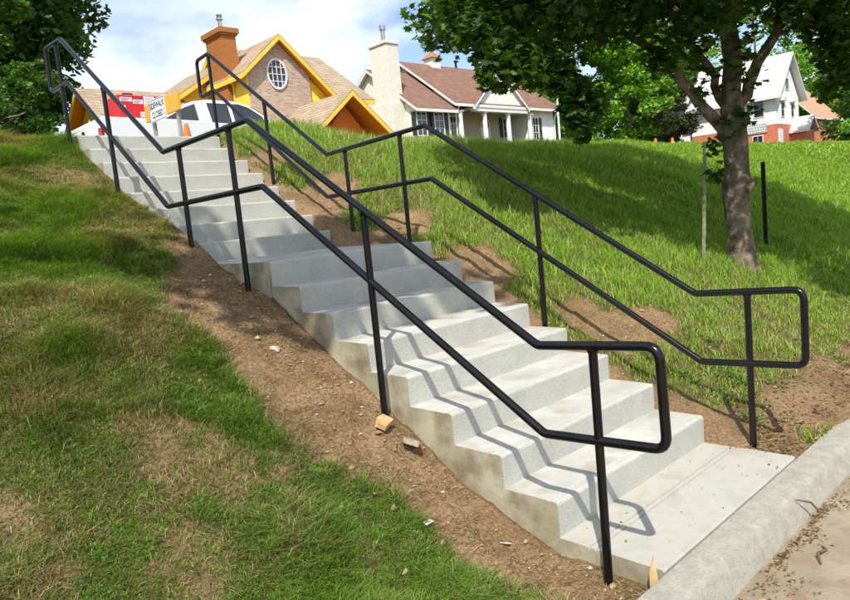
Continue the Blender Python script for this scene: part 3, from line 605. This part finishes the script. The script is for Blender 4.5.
# orange barrels by the dark bush
M_or = plain('orange_plastic', (.85,.20,.03), .45)
for i, (x, y, l) in enumerate(((57.0, 28.9, 'orange barrel left of the dark bush, seen beyond the lawn'), (58.8, 28.2, 'orange barrel right under the dark bush, seen beyond the lawn'))):
    z = float(H(x, y)); r = empty('barrel', (x, y, z), l, 'barrel', 'orange barrels beyond the lawn')
    MB().tube([(x,y,z),(x,y,z+.2),(x,y,z+.21),(x,y,z+.5),(x,y,z+.75)], [.2,.19,.17,.15,.12], 14).build('drum', M_or, r, smooth=True)
    MB().tube([(x,y,z+.3),(x,y,z+.4)], [.178,.172], 14).build('stripe', M_white, r, smooth=True)

# stakes beside the maple
tag(MB().tube([(4.52,1.30,.72),(4.57,1.29,1.2),(4.66,1.28,2.05)], [.02,.02,.017], 6).build('wooden_stake', noisemat('weathered_wood', (.16,.15,.09), (.30,.28,.19), scale=20, rough=.95), smooth=True), 'thin weathered wooden stake leaning by the left of the maple trunk', 'stake')
fp = empty('metal_post', (6.1, 1.24, .7), 'black steel fence post standing in the grass right of the maple trunk', 'post')
M_iron = plain('dark_iron', (.02,.02,.02), .5, metallic=.4)
MB().box((6.085,1.215,.45),(6.095,1.262,1.82)).box((6.095,1.232,.45),(6.125,1.242,1.82)).build('stem', M_iron, fp)
for k in range(10): MB().box((6.078,1.225,.95+k*.085),(6.085,1.25,.965+k*.085)).build('stud', M_iron, fp)

# ------------------------------------------------------------ sign and cone on the pavement
M_dor = plain('orange_board', (.95,.38,.04), .5); M_blk = plain('black_ink', (.015,.015,.015), .6); M_leg = plain('galvanised_leg', (.42,.42,.4), .5, metallic=.3)
zs = ZT+.006
sg = empty('barricade_sign', (1.6, 7.0, zs), 'white sidewalk closed sign between two orange boards on grey legs above the steps', 'sign')
for y in (6.68, 7.42): MB().box((1.61,y-.03,zs),(1.645,y+.03,3.40)).build('leg', M_leg, sg)
for y in (6.68, 7.42): MB().box((1.35,y-.03,zs),(1.90,y+.03,zs+.05)).build('foot', M_leg, sg)
MB().box((1.575,6.54,3.205),(1.61,6.925,3.425)).build('orange_board', M_dor, sg, bevel=.004)
MB().box((1.575,7.355,3.205),(1.61,7.56,3.425)).build('orange_board', M_dor, sg, bevel=.004)
MB().box((1.57,6.90,3.165),(1.574,7.40,3.455)).build('panel', M_white, sg)
m = MB(); x0, x1 = 1.567, 1.5695
for a, b in (((6.91,3.175),(7.39,3.181)),((6.91,3.439),(7.39,3.445)),((6.91,3.181),(6.916,3.439)),((7.384,3.181),(7.39,3.439))): m.box((x0,a[0],a[1]),(x1,b[0],b[1]))
m.build('border', M_blk, sg)
def text(s, size, loc, rot, mat, parent, name='lettering', ext=.001, sx=1):
    cu = bpy.data.curves.new(name, 'FONT'); cu.body = s; cu.size = size; cu.align_x = 'CENTER'; cu.align_y = 'CENTER'; cu.extrude = ext; cu.offset = 0
    t = bpy.data.objects.new(name+'_tmp', cu); COL.objects.link(t); bpy.context.view_layer.update()
    me = bpy.data.meshes.new_from_object(t.evaluated_get(bpy.context.evaluated_depsgraph_get())); bpy.data.objects.remove(t)
    me.transform(Matrix.Diagonal((sx, 1, 1, 1))); me.materials.clear(); me.materials.append(mat); o = bpy.data.objects.new(name, me); COL.objects.link(o)
    o.parent = parent; o.location = Vector(loc)-Vector(parent.location); o.rotation_euler = rot; return o
for s, z in (('SIDEWALK', 3.37), ('CLOSED', 3.25)):
    text(s, .115, (1.567, 7.15, z), (math.pi/2, 0, -math.pi/2), M_blk, sg, sx=.8)
cx, cy, cz = 3.15, 9.6, 2.64
cn = empty('traffic_cone', (cx, cy, cz), 'orange traffic cone standing behind the right leg of the sidewalk closed sign', 'cone')
MB().tube([(cx,cy,cz+.03),(cx,cy,cz+.35),(cx,cy,cz+.92)], [.17,.12,.035], 18).build('cone_body', M_or, cn, smooth=True)
MB().box((cx-.2,cy-.2,cz),(cx+.2,cy+.2,cz+.03)).build('base', M_or, cn, bevel=.01)
MB().tube([(cx,cy,cz+.55),(cx,cy,cz+.68)], [.098,.08], 18).build('collar', M_white, cn, smooth=True)

# ------------------------------------------------------------ pickup truck
M_car = noisemat('white_car_paint', (.80,.80,.80), (.84,.84,.84), scale=2, rough=.18, spec=.6); M_tire = plain('tyre_rubber', (.02,.02,.02), .85); M_chr = plain('steel_rim', (.5,.5,.5), .3, metallic=.9)
M_cg = noisemat('tinted_glass', (.012,.016,.02), (.03,.035,.04), scale=1, rough=.03, spec=.9); M_red = plain('red_paint', (.62,.02,.025), .35, .5); M_lens = plain('red_lens', (.45,.01,.012), .15, .7)
g0 = 2.64; tx = 2.62
tk = empty('pickup_truck', (tx+2.8, 12.95, g0), 'white crew cab pickup truck parked on the upper street behind the top of the stairs', 'truck')
Y0, Y1 = 12.0, 13.92
# lower body as a side outline with wheel arches
def arch(cx_, r, zb, n=9): return [(cx_+r*math.cos(math.pi-math.pi*i/n), zb+r*math.sin(math.pi-math.pi*i/n)*1.0) for i in range(n+1)]
wz = g0+.40
pl = [(tx+.02, wz-.02)]+arch(tx+1.15, .47, wz-.02)+arch(tx+4.55, .47, wz-.02)+[(tx+5.55, wz-.02),(tx+5.62, g0+.75),(tx+5.5, g0+1.12),(tx+4.4, g0+1.25),(tx+3.9, g0+1.28),(tx+1.62, g0+1.36),(tx+1.6, g0+1.43),(tx+.02, g0+1.45),(tx, g0+1.35),(tx, g0+.7)]
MB().prism([(a, Y0, b) for a, b in pl], (0, Y1-Y0, 0)).build('body', M_car, tk, bevel=.035, seg=3)
# cab: tapered greenhouse
def loft(s, lo, hi):      # lo/hi: lists of 4 xyz
    return s.add(lo+hi, [(3,2,1,0),(4,5,6,7),(0,1,5,4),(1,2,6,5),(2,3,7,6),(3,0,4,7)])
cl_ = [(tx+1.0, Y0+.02, g0+1.35),(tx+4.15, Y0+.02, g0+1.27),(tx+4.15, Y1-.02, g0+1.27),(tx+1.0, Y1-.02, g0+1.35)]
side = [(tx+1.05, g0+1.40),(tx+1.75, g0+1.74),(tx+2.05, g0+1.86),(tx+2.4, g0+1.91),(tx+3.0, g0+1.90),(tx+3.35, g0+1.82),(tx+3.9, g0+1.45),(tx+4.1, g0+1.27)]
V = []; 
for zsh, yy in ((0, Y0+.02), (1, Y1-.02)):
    for a, b in side:
        ins_ = .20*(b-g0-1.3)/.6; V.append((a, yy+(ins_ if zsh == 0 else -ins_), b))
n = len(side)
MB().add(V, [tuple(range(n)), tuple(range(n, 2*n))[::-1]]+[(i, i+n, (i+1) % n+n, (i+1) % n) for i in range(n)]).build('cab', M_car, tk, bevel=.04, seg=3)
def wn(name, poly, thick=.012):
    P = []
    for a, b in poly: P.append((a, Y0+.02+.20*(b-g0-1.3)/.6-.008, b))
    return MB().prism(P, (0, thick, 0)).build(name, M_cg, tk)
wn('rear_quarter_window', [(tx+1.32,g0+1.45),(tx+2.05,g0+1.43),(tx+2.05,g0+1.80),(tx+1.78,g0+1.70)])
wn('rear_door_window', [(tx+2.35,g0+1.40),(tx+2.82,g0+1.38),(tx+2.82,g0+1.83),(tx+2.33,g0+1.83)])
wn('front_door_window', [(tx+2.90,g0+1.38),(tx+3.66,g0+1.36),(tx+3.62,g0+1.56),(tx+3.33,g0+1.76),(tx+3.1,g0+1.83),(tx+2.90,g0+1.83)])
MB().add([(tx+3.42,Y0+.22,g0+1.80),(tx+3.98,Y0+.12,g0+1.42),(tx+3.98,Y1-.12,g0+1.42),(tx+3.42,Y1-.22,g0+1.80)], [(0,1,2,3)]).build('windscreen', M_cg, tk)
for wx in (tx+1.15, tx+4.55):
    for wy, s in ((Y0+.02, 1), (Y1-.02, -1)):
        w = MB().tube([(wx, wy, wz), (wx, wy+s*.03, wz), (wx, wy+s*.24, wz)], [.35, .39, .38], 26).build('wheel', M_tire, tk, smooth=True)
        MB().tube([(wx, wy-s*.006, wz), (wx, wy+s*.02, wz)], [.2, .24], 20).build('rim', M_chr, w, smooth=True)
for yy in (Y0+.0, Y1-.16): MB().box((tx-.015, yy-.004, g0+.98), (tx+.045, yy+.164, g0+1.24)).build('tail_light', M_lens, tk, bevel=.01)
for yy in (Y0+.05, Y1-.35): MB().box((tx+5.5, yy, g0+.8), (tx+5.63, yy+.3, g0+1.02)).build('headlight', M_glass, tk, bevel=.02)
tg = MB().box((tx-.012, Y0+.2, g0+.75), (tx-.001, Y1-.2, g0+1.38)).build('tailgate', M_car, tk, bevel=.005)
MB().tube([(tx-.03, 12.96, g0+1.22), (tx-.012, 12.96, g0+1.22)], .08, 16).build('tailgate_handle', M_blk, tg)
MB().box((tx-.10, Y0+.05, g0+.45), (tx+.05, Y1-.05, g0+.62)).build('bumper', M_chr, tk, bevel=.02)
MB().box((tx+3.52, Y0-.17, g0+1.30), (tx+3.62, Y0-.0, g0+1.46)).build('side_mirror', M_blk, tk, bevel=.02)
for hx in (tx+2.25, tx+3.0): MB().box((hx, Y0-.02, g0+1.2), (hx+.16, Y0+.0, g0+1.235)).build('door_handle', M_car, tk, bevel=.008)
# red box in the bed
rb = empty('red_tool_box', (3.65, 12.5, g0+1.45), 'red box plastered with white stickers riding in the bed of the white pickup', 'box')
MB().box((3.1,12.25,g0+1.44),(4.2,12.85,g0+1.93)).build('case', M_red, rb, bevel=.02)
MB().tube(fillet([(3.3,12.5,g0+1.92),(3.32,12.5,g0+2.0),(3.5,12.5,g0+2.0),(3.52,12.5,g0+1.92)], .03), .016, 8).build('handle', M_blk, rb, smooth=True)
M_gs = plain('grey_print', (.25,.3,.35), .6)
for (a, b, c_, d_) in ((3.14,g0+1.80,3.38,g0+1.88),(3.40,g0+1.76,3.60,g0+1.84),(3.62,g0+1.72,3.84,g0+1.91),(3.12,g0+1.66,3.24,g0+1.72),(3.52,g0+1.5,3.78,g0+1.6)):
    s_ = MB().box((a,12.246,b),(c_,12.2495,d_)).build('sticker', M_white, rb)
    m = MB()
    for k in range(3):
        zz = d_-(d_-b)*(.25+.25*k); m.box((a+.02,12.244,zz-.006),(c_-.03-.02*k,12.2455,zz+.004))
    m.build('print', M_gs, s_)

# ------------------------------------------------------------ houses
def roofmat(name, c1, c2, mo, sx=.3, sy=.14):
    return brickmat(name, c1, c2, mo, sx, sy, .012, 'xz', .95, .5)
M_shT = roofmat('tan_shingles', (.46,.36,.25), (.36,.27,.18), (.22,.17,.12), .33, .12)
M_shB = roofmat('brown_shingles', (.30,.17,.125), (.22,.12,.09), (.12,.07,.05), .3, .11)
M_yel = siding('yellow_siding', (.95,.70,.075), .2); M_yst = plain('yellow_stucco', (.95,.71,.10), .8); M_fas = plain('yellow_fascia', (.95,.63,.08), .5); M_sof = plain('orange_soffit', (.92,.34,.025), .6); M_rst = plain('rust_stucco', (.40,.155,.045), .85); M_rstt = plain('rust_red_panel', (.85,.22,.025), .7)
M_brk = brickmat('pink_brown_brick', (.58,.40,.30), (.36,.24,.18), (.55,.47,.38), .20, .066, .008, 'xz'); M_tin = plain('flue_tin', (.5,.5,.5), .35, metallic=.8)
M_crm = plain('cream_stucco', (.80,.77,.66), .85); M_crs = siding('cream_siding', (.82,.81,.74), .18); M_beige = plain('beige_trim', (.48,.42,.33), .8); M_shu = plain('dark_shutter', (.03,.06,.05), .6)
def slopequad(m, a, b, c, d, th, mi=0):
    """a slab of roof under the quad a b c d (eave-eave-ridge-ridge)"""
    P = [Vector(v) for v in (a, b, c, d)]; n = (P[1]-P[0]).cross(P[3]-P[0]).normalized()
    if n.z < 0: n = -n
    return m.prism([p-n*th for p in P], n*th, mi)
def gable(parent, x0, x1, y0, y1, axis, ez0, ez1, rx, rz, th=.16, mat=M_shT, fas=M_fas, sof=M_sof, name='roof'):
    """gable roof. axis 'y': ridge runs along y at x=rx; eaves at x0 (z ez0) and x1 (z ez1). axis 'x': ridge along x at y=rx; eaves at y0, y1"""
    if axis == 'y': A, B, C, D = (x0,y0,ez0), (x0,y1,ez0), (rx,y1,rz), (rx,y0,rz); E, F = (x1,y0,ez1), (x1,y1,ez1); G = lambda p, dz: (p[0], p[1], p[2]+dz)
    else: A, B, C, D = (x0,y0,ez0), (x1,y0,ez0), (x1,rx,rz), (x0,rx,rz); E, F = (x0,y1,ez1), (x1,y1,ez1)
    m = MB(); m.add([A,B,C,D,E,F]+[(p[0],p[1],p[2]-.03) for p in (A,B,C,D,E,F)], [(0,1,2,3),(3,2,5,4),(6,9,8,7),(9,10,11,8),(0,6,7,1),(4,5,11,10),(0,3,9,6),(3,4,10,9),(1,7,8,2),(2,8,11,5)])
    r = m.build(name, mat, parent)
    # fascia boards and soffit under the shingles
    f = MB(); bw = .18
    def board(p, q, d):
        p = Vector(p); q = Vector(q); d = Vector(d); f.prism([p-Vector((0,0,.032)), q-Vector((0,0,.032)), q-Vector((0,0,bw+.032)), p-Vector((0,0,bw+.032))], d)
    if axis == 'y':
        for y, s in ((y0, 1), (y1, -1)):
            board((x0,y+s*.004,ez0), (rx,y+s*.004,rz), (0,s*.05,0)); board((rx,y+s*.004,rz), (x1,y+s*.004,ez1), (0,s*.05,0))
        board((x0+.004,y0+.06,ez0), (x0+.004,y1-.06,ez0), (.05,0,0)); board((x1-.004,y0+.06,ez1), (x1-.004,y1-.06,ez1), (-.05,0,0))
    else:
        for x, s in ((x0, 1), (x1, -1)):
            board((x+s*.004,y0,ez0), (x+s*.004,rx,rz), (s*.05,0,0)); board((x+s*.004,rx,rz), (x+s*.004,y1,ez1), (s*.05,0,0))
        board((x0+.06,y0+.004,ez0), (x1-.06,y0+.004,ez0), (0,.05,0)); board((x0+.06,y1-.004,ez1), (x1-.06,y1-.004,ez1), (0,-.05,0))
    f.build('fascia', fas, r)
    s = MB(); dz = .035+.08
    def low(p): return (p[0], p[1], p[2]-dz)
    if axis == 'y':
        i_ = [(x0+.06,y0+.06,ez0),(x0+.06,y1-.06,ez0),(rx,y1-.06,rz),(rx,y0+.06,rz),(x1-.06,y0+.06,ez1),(x1-.06,y1-.06,ez1)]
    else: i_ = [(x0+.06,y0+.06,ez0),(x1-.06,y0+.06,ez0),(x1-.06,rx,rz),(x0+.06,rx,rz),(x0+.06,y1-.06,ez1),(x1-.06,y1-.06,ez1)]
    s.add([low(p) for p in i_], [(0,1,2,3),(3,2,5,4)]); s.build('soffit', sof, r)
    return r
def gwall(parent, x0, x1, y0, y1, zb, axis, ez0, ez1, rx, rz, mat, name='wall'):
    if axis == 'y': P = [(x0,y0,zb),(x1,y0,zb),(x1,y0,ez1),(rx,y0,rz),(x0,y0,ez0)]; d = (0,y1-y0,0)
    else: P = [(x0,y0,zb),(x0,y1,zb),(x0,y1,ez1),(x0,rx,rz),(x0,y0,ez0)]; d = (x1-x0,0,0)
    return MB().prism(P, d).build(name, mat, parent)
def window(parent, x, y, z, w, h, face='y', cols=2, rows=3, shut=None, fmat=M_white):
    """window centred at (x,y,z) on a wall facing -y or -x, set a little proud of it"""
    def bx(m, a0, a1, z0, z1, d0, d1):
        return m.box((x+a0, y-d1, z+z0), (x+a1, y-d0, z+z1)) if face == 'y' else m.box((x-d1, y+a0, z+z0), (x-d0, y+a1, z+z1))
    f = MB(); t = .07
    bx(f,-w/2-t,w/2+t,-h/2-t,-h/2,.002,.06); bx(f,-w/2-t,w/2+t,h/2,h/2+t,.002,.06); bx(f,-w/2-t,-w/2,-h/2,h/2,.002,.06); bx(f,w/2,w/2+t,-h/2,h/2,.002,.06)
    for i in range(1, cols): a = -w/2+w*i/cols; bx(f,a-.015,a+.015,-h/2,h/2,.022,.045)
    for i in range(1, rows): a = -h/2+h*i/rows; bx(f,-w/2,w/2,a-.015,a+.015,.02,.043)
    o = f.build('window', fmat, parent); m = MB(); bx(m,-w/2,w/2,-h/2,h/2,.003,.016); m.build('pane', M_glass, o)
    if shut:
        m = MB(); bx(m,-w/2-t-.36,-w/2-t-.02,-h/2-.03,h/2+.03,.003,.05); m.build('shutter', shut, parent)
        m = MB(); bx(m,w/2+t+.02,w/2+t+.36,-h/2-.03,h/2+.03,.003,.05); m.build('shutter', shut, parent)
    return o
# --- yellow house with brick gable
yh = empty('yellow_house', (12, 22, 3.6), 'yellow house with orange eaves, brick gable with an oval window and a rust brown chimney', 'house')
b0 = 2.9
gwall(yh, 9.5, 14.7, 22.6, 27, b0, 'y', 6.75, 6.6, 12.1, 8.36, M_yel)
gable(yh, 9.1, 15.0, 22.28, 27.3, 'y', 6.70, 6.45, 12.1, 8.6)
gwall(yh, 10.8, 13.40, 20.0, 22.7, b0, 'y', 7.32, 7.28, 12.1, 8.42, M_brk, 'brick_wall')
gable(yh, 10.45, 14.95, 19.72, 24.2, 'y', 7.16, 6.12, 12.1, 8.60, name='front_roof')
gwall(yh, 13.405, 14.62, 20.12, 22.7, b0, 'y', 7.26, 6.22, 13.41, 7.25, M_yel, 'wall')
MB().box((10.74,20.01,b0),(10.797,22.7,7.3)).build('wall', M_yst, yh)
gwall(yh, 13.5, 17.1, 21.4, 27.6, b0, 'x', 6.9, 6.9, 24.5, 9.05, M_yel)
gable(yh, 12.0, 17.35, 20.9, 28.1, 'x', 6.75, 6.75, 24.5, 9.28, name='rear_roof')
gwall(yh, 6.45, 9.14, 20.3, 25.7, b0, 'x', 4.95, 4.95, 23, 6.72, M_yst)
gable(yh, 6.0, 9.6, 19.2, 26.6, 'x', 4.25, 4.3, 23, 7.0, name='wing_roof')
# oval window in the brick gable
def oval(parent, cx, cy, cz, rx, rz):
    m = MB(); n = 36; rt = .055; V = []
    for i in range(n):
        a = 2*math.pi*i/n
        for (k_, d) in ((1+rt/rx, .002), (1+rt/rx, .05), (1.0, .05), (1.0, .002)): V.append((cx+rx*k_*math.cos(a), cy-d, cz+rz*k_*math.sin(a)))
    F = [(i*4+j, ((i+1) % n)*4+j, ((i+1) % n)*4+(j+1) % 4, i*4+(j+1) % 4) for i in range(n) for j in range(4)]
    m.add(V, F)
    for t in (-.5, 0, .5):
        s = math.sqrt(1-t*t); m.box((cx+rx*t-.012, cy-.035, cz-rz*s), (cx+rx*t+.012, cy-.012, cz+rz*s))
    for t in (-.55, -.02, .5):
        s = math.sqrt(1-t*t); m.box((cx-rx*s, cy-.033, cz+rz*t-.012), (cx+rx*s, cy-.010, cz+rz*t+.012))
    o = m.build('oval_window', M_white, parent); p = MB().add([(cx+rx*math.cos(2*math.pi*i/n), cy-.006, cz+rz*math.sin(2*math.pi*i/n)) for i in range(n)], [tuple(range(n))]); p.build('pane', M_glass, o)
oval(yh, 12.0, 20.0, 7.23, .37, .48)
ch = MB().box((10.53,20.99,b0),(11.15,22.25,8.02)).box((10.56,21.02,8.02),(11.12,22.22,8.72)).box((10.50,20.96,8.72),(11.18,22.28,8.79)).box((10.45,20.91,8.79),(11.23,22.33,8.97)).build('chimney', M_rst, yh, bevel=.01)
MB().tube([(10.84,21.5,8.9),(10.84,21.5,9.36),(10.84,21.5,9.37),(10.84,21.5,9.42),(10.84,21.5,9.43),(10.84,21.5,9.54)], [.07,.07,.12,.12,.07,.11], 14).build('flue', M_tin, ch, smooth=True)
MB().tube([(10.5,20.6,7.05),(10.55,20.7,6.95),(10.69,20.85,6.85),(10.70,20.88,6.6),(10.70,20.88,4)], .035, 8).build('downspout', M_fas, yh, smooth=True)
# entry porch with rust red gable
gwall(yh, 11.9, 14.0, 17.5, 20.1, b0-.2, 'y', 4.6, 4.5, 12.95, 5.7, M_rstt, 'porch_wall')
gable(yh, 11.4, 14.55, 16.85, 20.1, 'y', 4.93, 4.72, 12.85, 6.12, name='porch_roof')
# --- cream house
ch_ = empty('cream_house', (34, 31, 5.8), 'cream bungalow with brown shingle roof, white porch columns and a tall cream chimney', 'house')
cb = 5.6
gwall(ch_, 27.0, 29.99, 28.5, 36.2, cb, 'x', 8.15, 8.1, 32.2, 10.95, M_crm)
gable(ch_, 26.67, 30.3, 28.0, 36.6, 'x', 8.07, 7.95, 32.2, 11.15, mat=M_shB, fas=M_white, sof=M_crm, name='wing_roof')
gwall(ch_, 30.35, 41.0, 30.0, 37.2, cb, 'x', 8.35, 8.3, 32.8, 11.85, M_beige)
MB().prism([(30.30,28.35,8.45),(30.30,30,8.45),(30.30,30,9.7)], (.04,0,0)).build('gable_wall', M_crm, ch_)
gable(ch_, 30.04, 41.5, 28.0, 37.8, 'x', 8.5, 8.35, 32.8, 12.05, mat=M_shB, fas=M_white, sof=M_crm)
MB().box((37.9,28.5,cb),(41.0,29.99,8.42)).build('wall', M_crs, ch_)
# pediment over the porch
MB().prism([(31.95,28.12,8.32),(37.3,28.12,8.32),(34.6,28.12,10.75)], (0,.3,0)).build('pediment', M_crs, ch_)
gable(ch_, 31.75, 37.5, 27.9, 31.6, 'y', 8.35, 8.35, 34.6, 10.95, mat=M_shB, fas=M_white, sof=M_white, name='porch_roof')
MB().box((31.9,28.05,8.05),(37.4,28.45,8.3)).build('beam', M_white, ch_)
for x in (30.72, 33.06, 35.5, 37.86):
    c0 = MB().tube([(x,28.3,cb),(x,28.3,8.04)], [.17,.155], 18).build('column', M_white, ch_, smooth=True)
    MB().box((x-.2,28.1,8.0),(x+.2,28.5,8.045)).build('capital', M_white, c0)
window(ch_, 27.45, 28.5, 7.2, .75, 1.35, shut=M_shu); window(ch_, 28.95, 28.5, 7.2, .75, 1.35, shut=M_shu)
window(ch_, 31.8, 30.0, 7.35, .7, 1.3, shut=M_shu); window(ch_, 37.3, 30.0, 7.35, .6, 1.3, shut=M_shu); window(ch_, 38.75, 28.5, 7.1, .6, 1.5, shut=M_shu)
d_ = MB().box((34.5,29.93,cb),(35.45,29.998,7.45)).build('door', M_white, ch_); MB().add([(34.97+.4*math.cos(a*math.pi/12), 29.92, 7.35+.55*math.sin(a*math.pi/12)) for a in range(13)], [tuple(range(13))]).build('fanlight', M_glass, d_)
n = 13; fa = MB().tube([(34.97+.47*math.cos(a*math.pi/12), 29.93, 7.33+.6*math.sin(a*math.pi/12)) for a in range(13)], .05, 8).build('door_arch', M_white, ch_, smooth=True)
cc_ = MB().box((25.95,29.3,cb),(26.98,31.1,8.6)).box((26.0,29.4,8.6),(26.98,30.9,12.0)).box((25.92,29.33,12.0),(27.05,30.97,12.18)).build('chimney', M_crm, ch_, bevel=.02)
MB().tube([(26.5,30.1,12.15),(26.5,30.1,12.95),(26.5,30.1,12.96),(26.5,30.1,13.2)], [.13,.13,.2,.2], 14).build('flue', M_tin, cc_, smooth=True)
cu_ = MB().box((32.9,32.4,11.5),(33.7,33.2,12.45)).build('cupola', M_white, ch_)
MB().add([(32.75,32.25,12.45),(33.85,32.25,12.45),(33.85,33.35,12.45),(32.75,33.35,12.45),(33.3,32.8,13.0)], [(0,1,4),(1,2,4),(2,3,4),(3,0,4),(3,2,1,0)]).build('cupola_roof', plain('copper_roof', (.42,.17,.1), .6), cu_)
MB().tube([(33.3,32.8,12.95),(33.3,32.8,13.7)], .025, 6).box((33.05,32.79,13.38),(33.6,32.81,13.41)).prism([(33.1,32.79,13.55),(33.5,32.79,13.5),(33.35,32.79,13.72)], (0,.02,0)).build('weather_vane', M_iron, cu_)
MB().tube([(35.7,32.8,11.9),(35.7,32.8,12.4),(35.7,32.8,12.41),(35.7,32.8,12.55)], [.08,.08,.13,.13], 10).build('vent_pipe', M_iron, ch_, smooth=True)
for x in (30.5, 41.05): MB().tube([(x,28.1,8.3),(x,28.35,8.0),(x,28.45,7.8),(x,28.45,cb)], .05, 8).build('downspout', M_white, ch_, smooth=True)
# pole by the cream house
pz = float(H(29.3, 20)); lp = empty('pole', (29.3, 20, pz), 'slim white pole with a short bent arm at the right corner of the cream house', 'pole')
MB().tube([(29.3,20,pz),(29.32,20,8.0)], .055, 10).build('mast', M_white, lp, smooth=True)
MB().tube([(29.32,20,7.55),(28.85,20,8.0)], .035, 8).tube([(29.32,20,7.85),(28.75,20,8.12)], .03, 8).build('arm', M_white, lp, smooth=True)
# --- white house with red brick basement
wh = empty('white_house', (73, 27, 5.2), 'white house on a red brick basement beyond the lawn, partly behind the maple trunk', 'house')
M_rbr = brickmat('red_brick', (.72,.20,.11), (.60,.15,.08), (.5,.3,.24), .25, .08, .008); M_wsd = siding('white_siding', (.86,.86,.84), .2); M_wrf = plain('pale_metal_roof', (.62,.63,.62), .5)
wb = 4.6
MB().box((70.02,23.1,wb),(76.2,31.5,7.28)).build('basement_wall', M_rbr, wh)
gwall(wh, 70, 76.2, 23.08, 31.5, 7.285, 'y', 9.95, 9.95, 73.1, 13.7, M_wsd)
gable(wh, 69.3, 76.9, 22.4, 31.8, 'y', 9.85, 9.85, 73.1, 14.2, mat=M_wrf, fas=M_white, sof=M_white)
MB().box((70.6,31.55,wb),(76,36,9.0)).build('wall', M_wsd, wh)
gable(wh, 70.1, 76.4, 31.55, 36.5, 'y', 9.4, 9.4, 73.2, 12.2, mat=M_wrf, fas=M_white, sof=M_white, name='rear_roof')
window(wh, 70, 24.7, 8.9, .9, 1.45, 'x', 1, 2); window(wh, 70, 28.0, 8.9, .9, 1.45, 'x', 1, 2); window(wh, 70.02, 24.9, 6.0, .9, .7, 'x', 2, 1)
for x in (71.6, 74.3):
    window(wh, x, 23.08, 8.7, .8, 1.3, 'y', 1, 2)
    MB().prism([(x-.7,23.07,9.5),(x+.7,23.07,9.5),(x,23.07,10.05)], (0,-.3,0)).build('window_hood', M_white, wh)
window(wh, 73.0, 23.08, 11.2, .9, 1.0, 'y', 1, 1)
MB().box((70.3,22.98,wb),(71.3,23.098,6.8)).build('door', M_white, wh)
MB().box((73.5,21.6,wb),(75.9,23.07,6.6)).build('porch_wall', M_rbr, wh)
gable(wh, 73.2, 76.2, 21.2, 23.07, 'y', 6.6, 6.6, 74.7, 8.0, mat=M_wrf, fas=M_white, sof=M_white, name='porch_roof')
bs = MB().box((69.93,24.0,6.62),(69.98,26.3,7.5)).build('banner', plain('grey_banner', (.42,.46,.47), .7), wh)
banner_ = []
for k in range(3):
    yy = 24.15
    while yy < 26.1:
        w_ = random.uniform(.08, .22); m = MB(); banner_.append(m); m.box((69.915,yy,6.75+k*.24),(69.928,yy+w_,6.87+k*.24)); yy += w_+.06
for q_ in banner_: q_.build('letter', M_white, bs)
rh = empty('brick_outbuilding', (83, 24, 5.2), 'red brick building with a plain tan roof just right of the white house', 'building')
MB().box((79.5,22.8,wb),(88,29,8.2)).build('wall', M_rbr, rh)
gable(rh, 79.0, 88.5, 22.3, 29.5, 'x', 8.1, 8.1, 25.9, 11.9, mat=plain('tan_roof_sheet', (.5,.30,.19), .9), fas=M_white, sof=M_white)
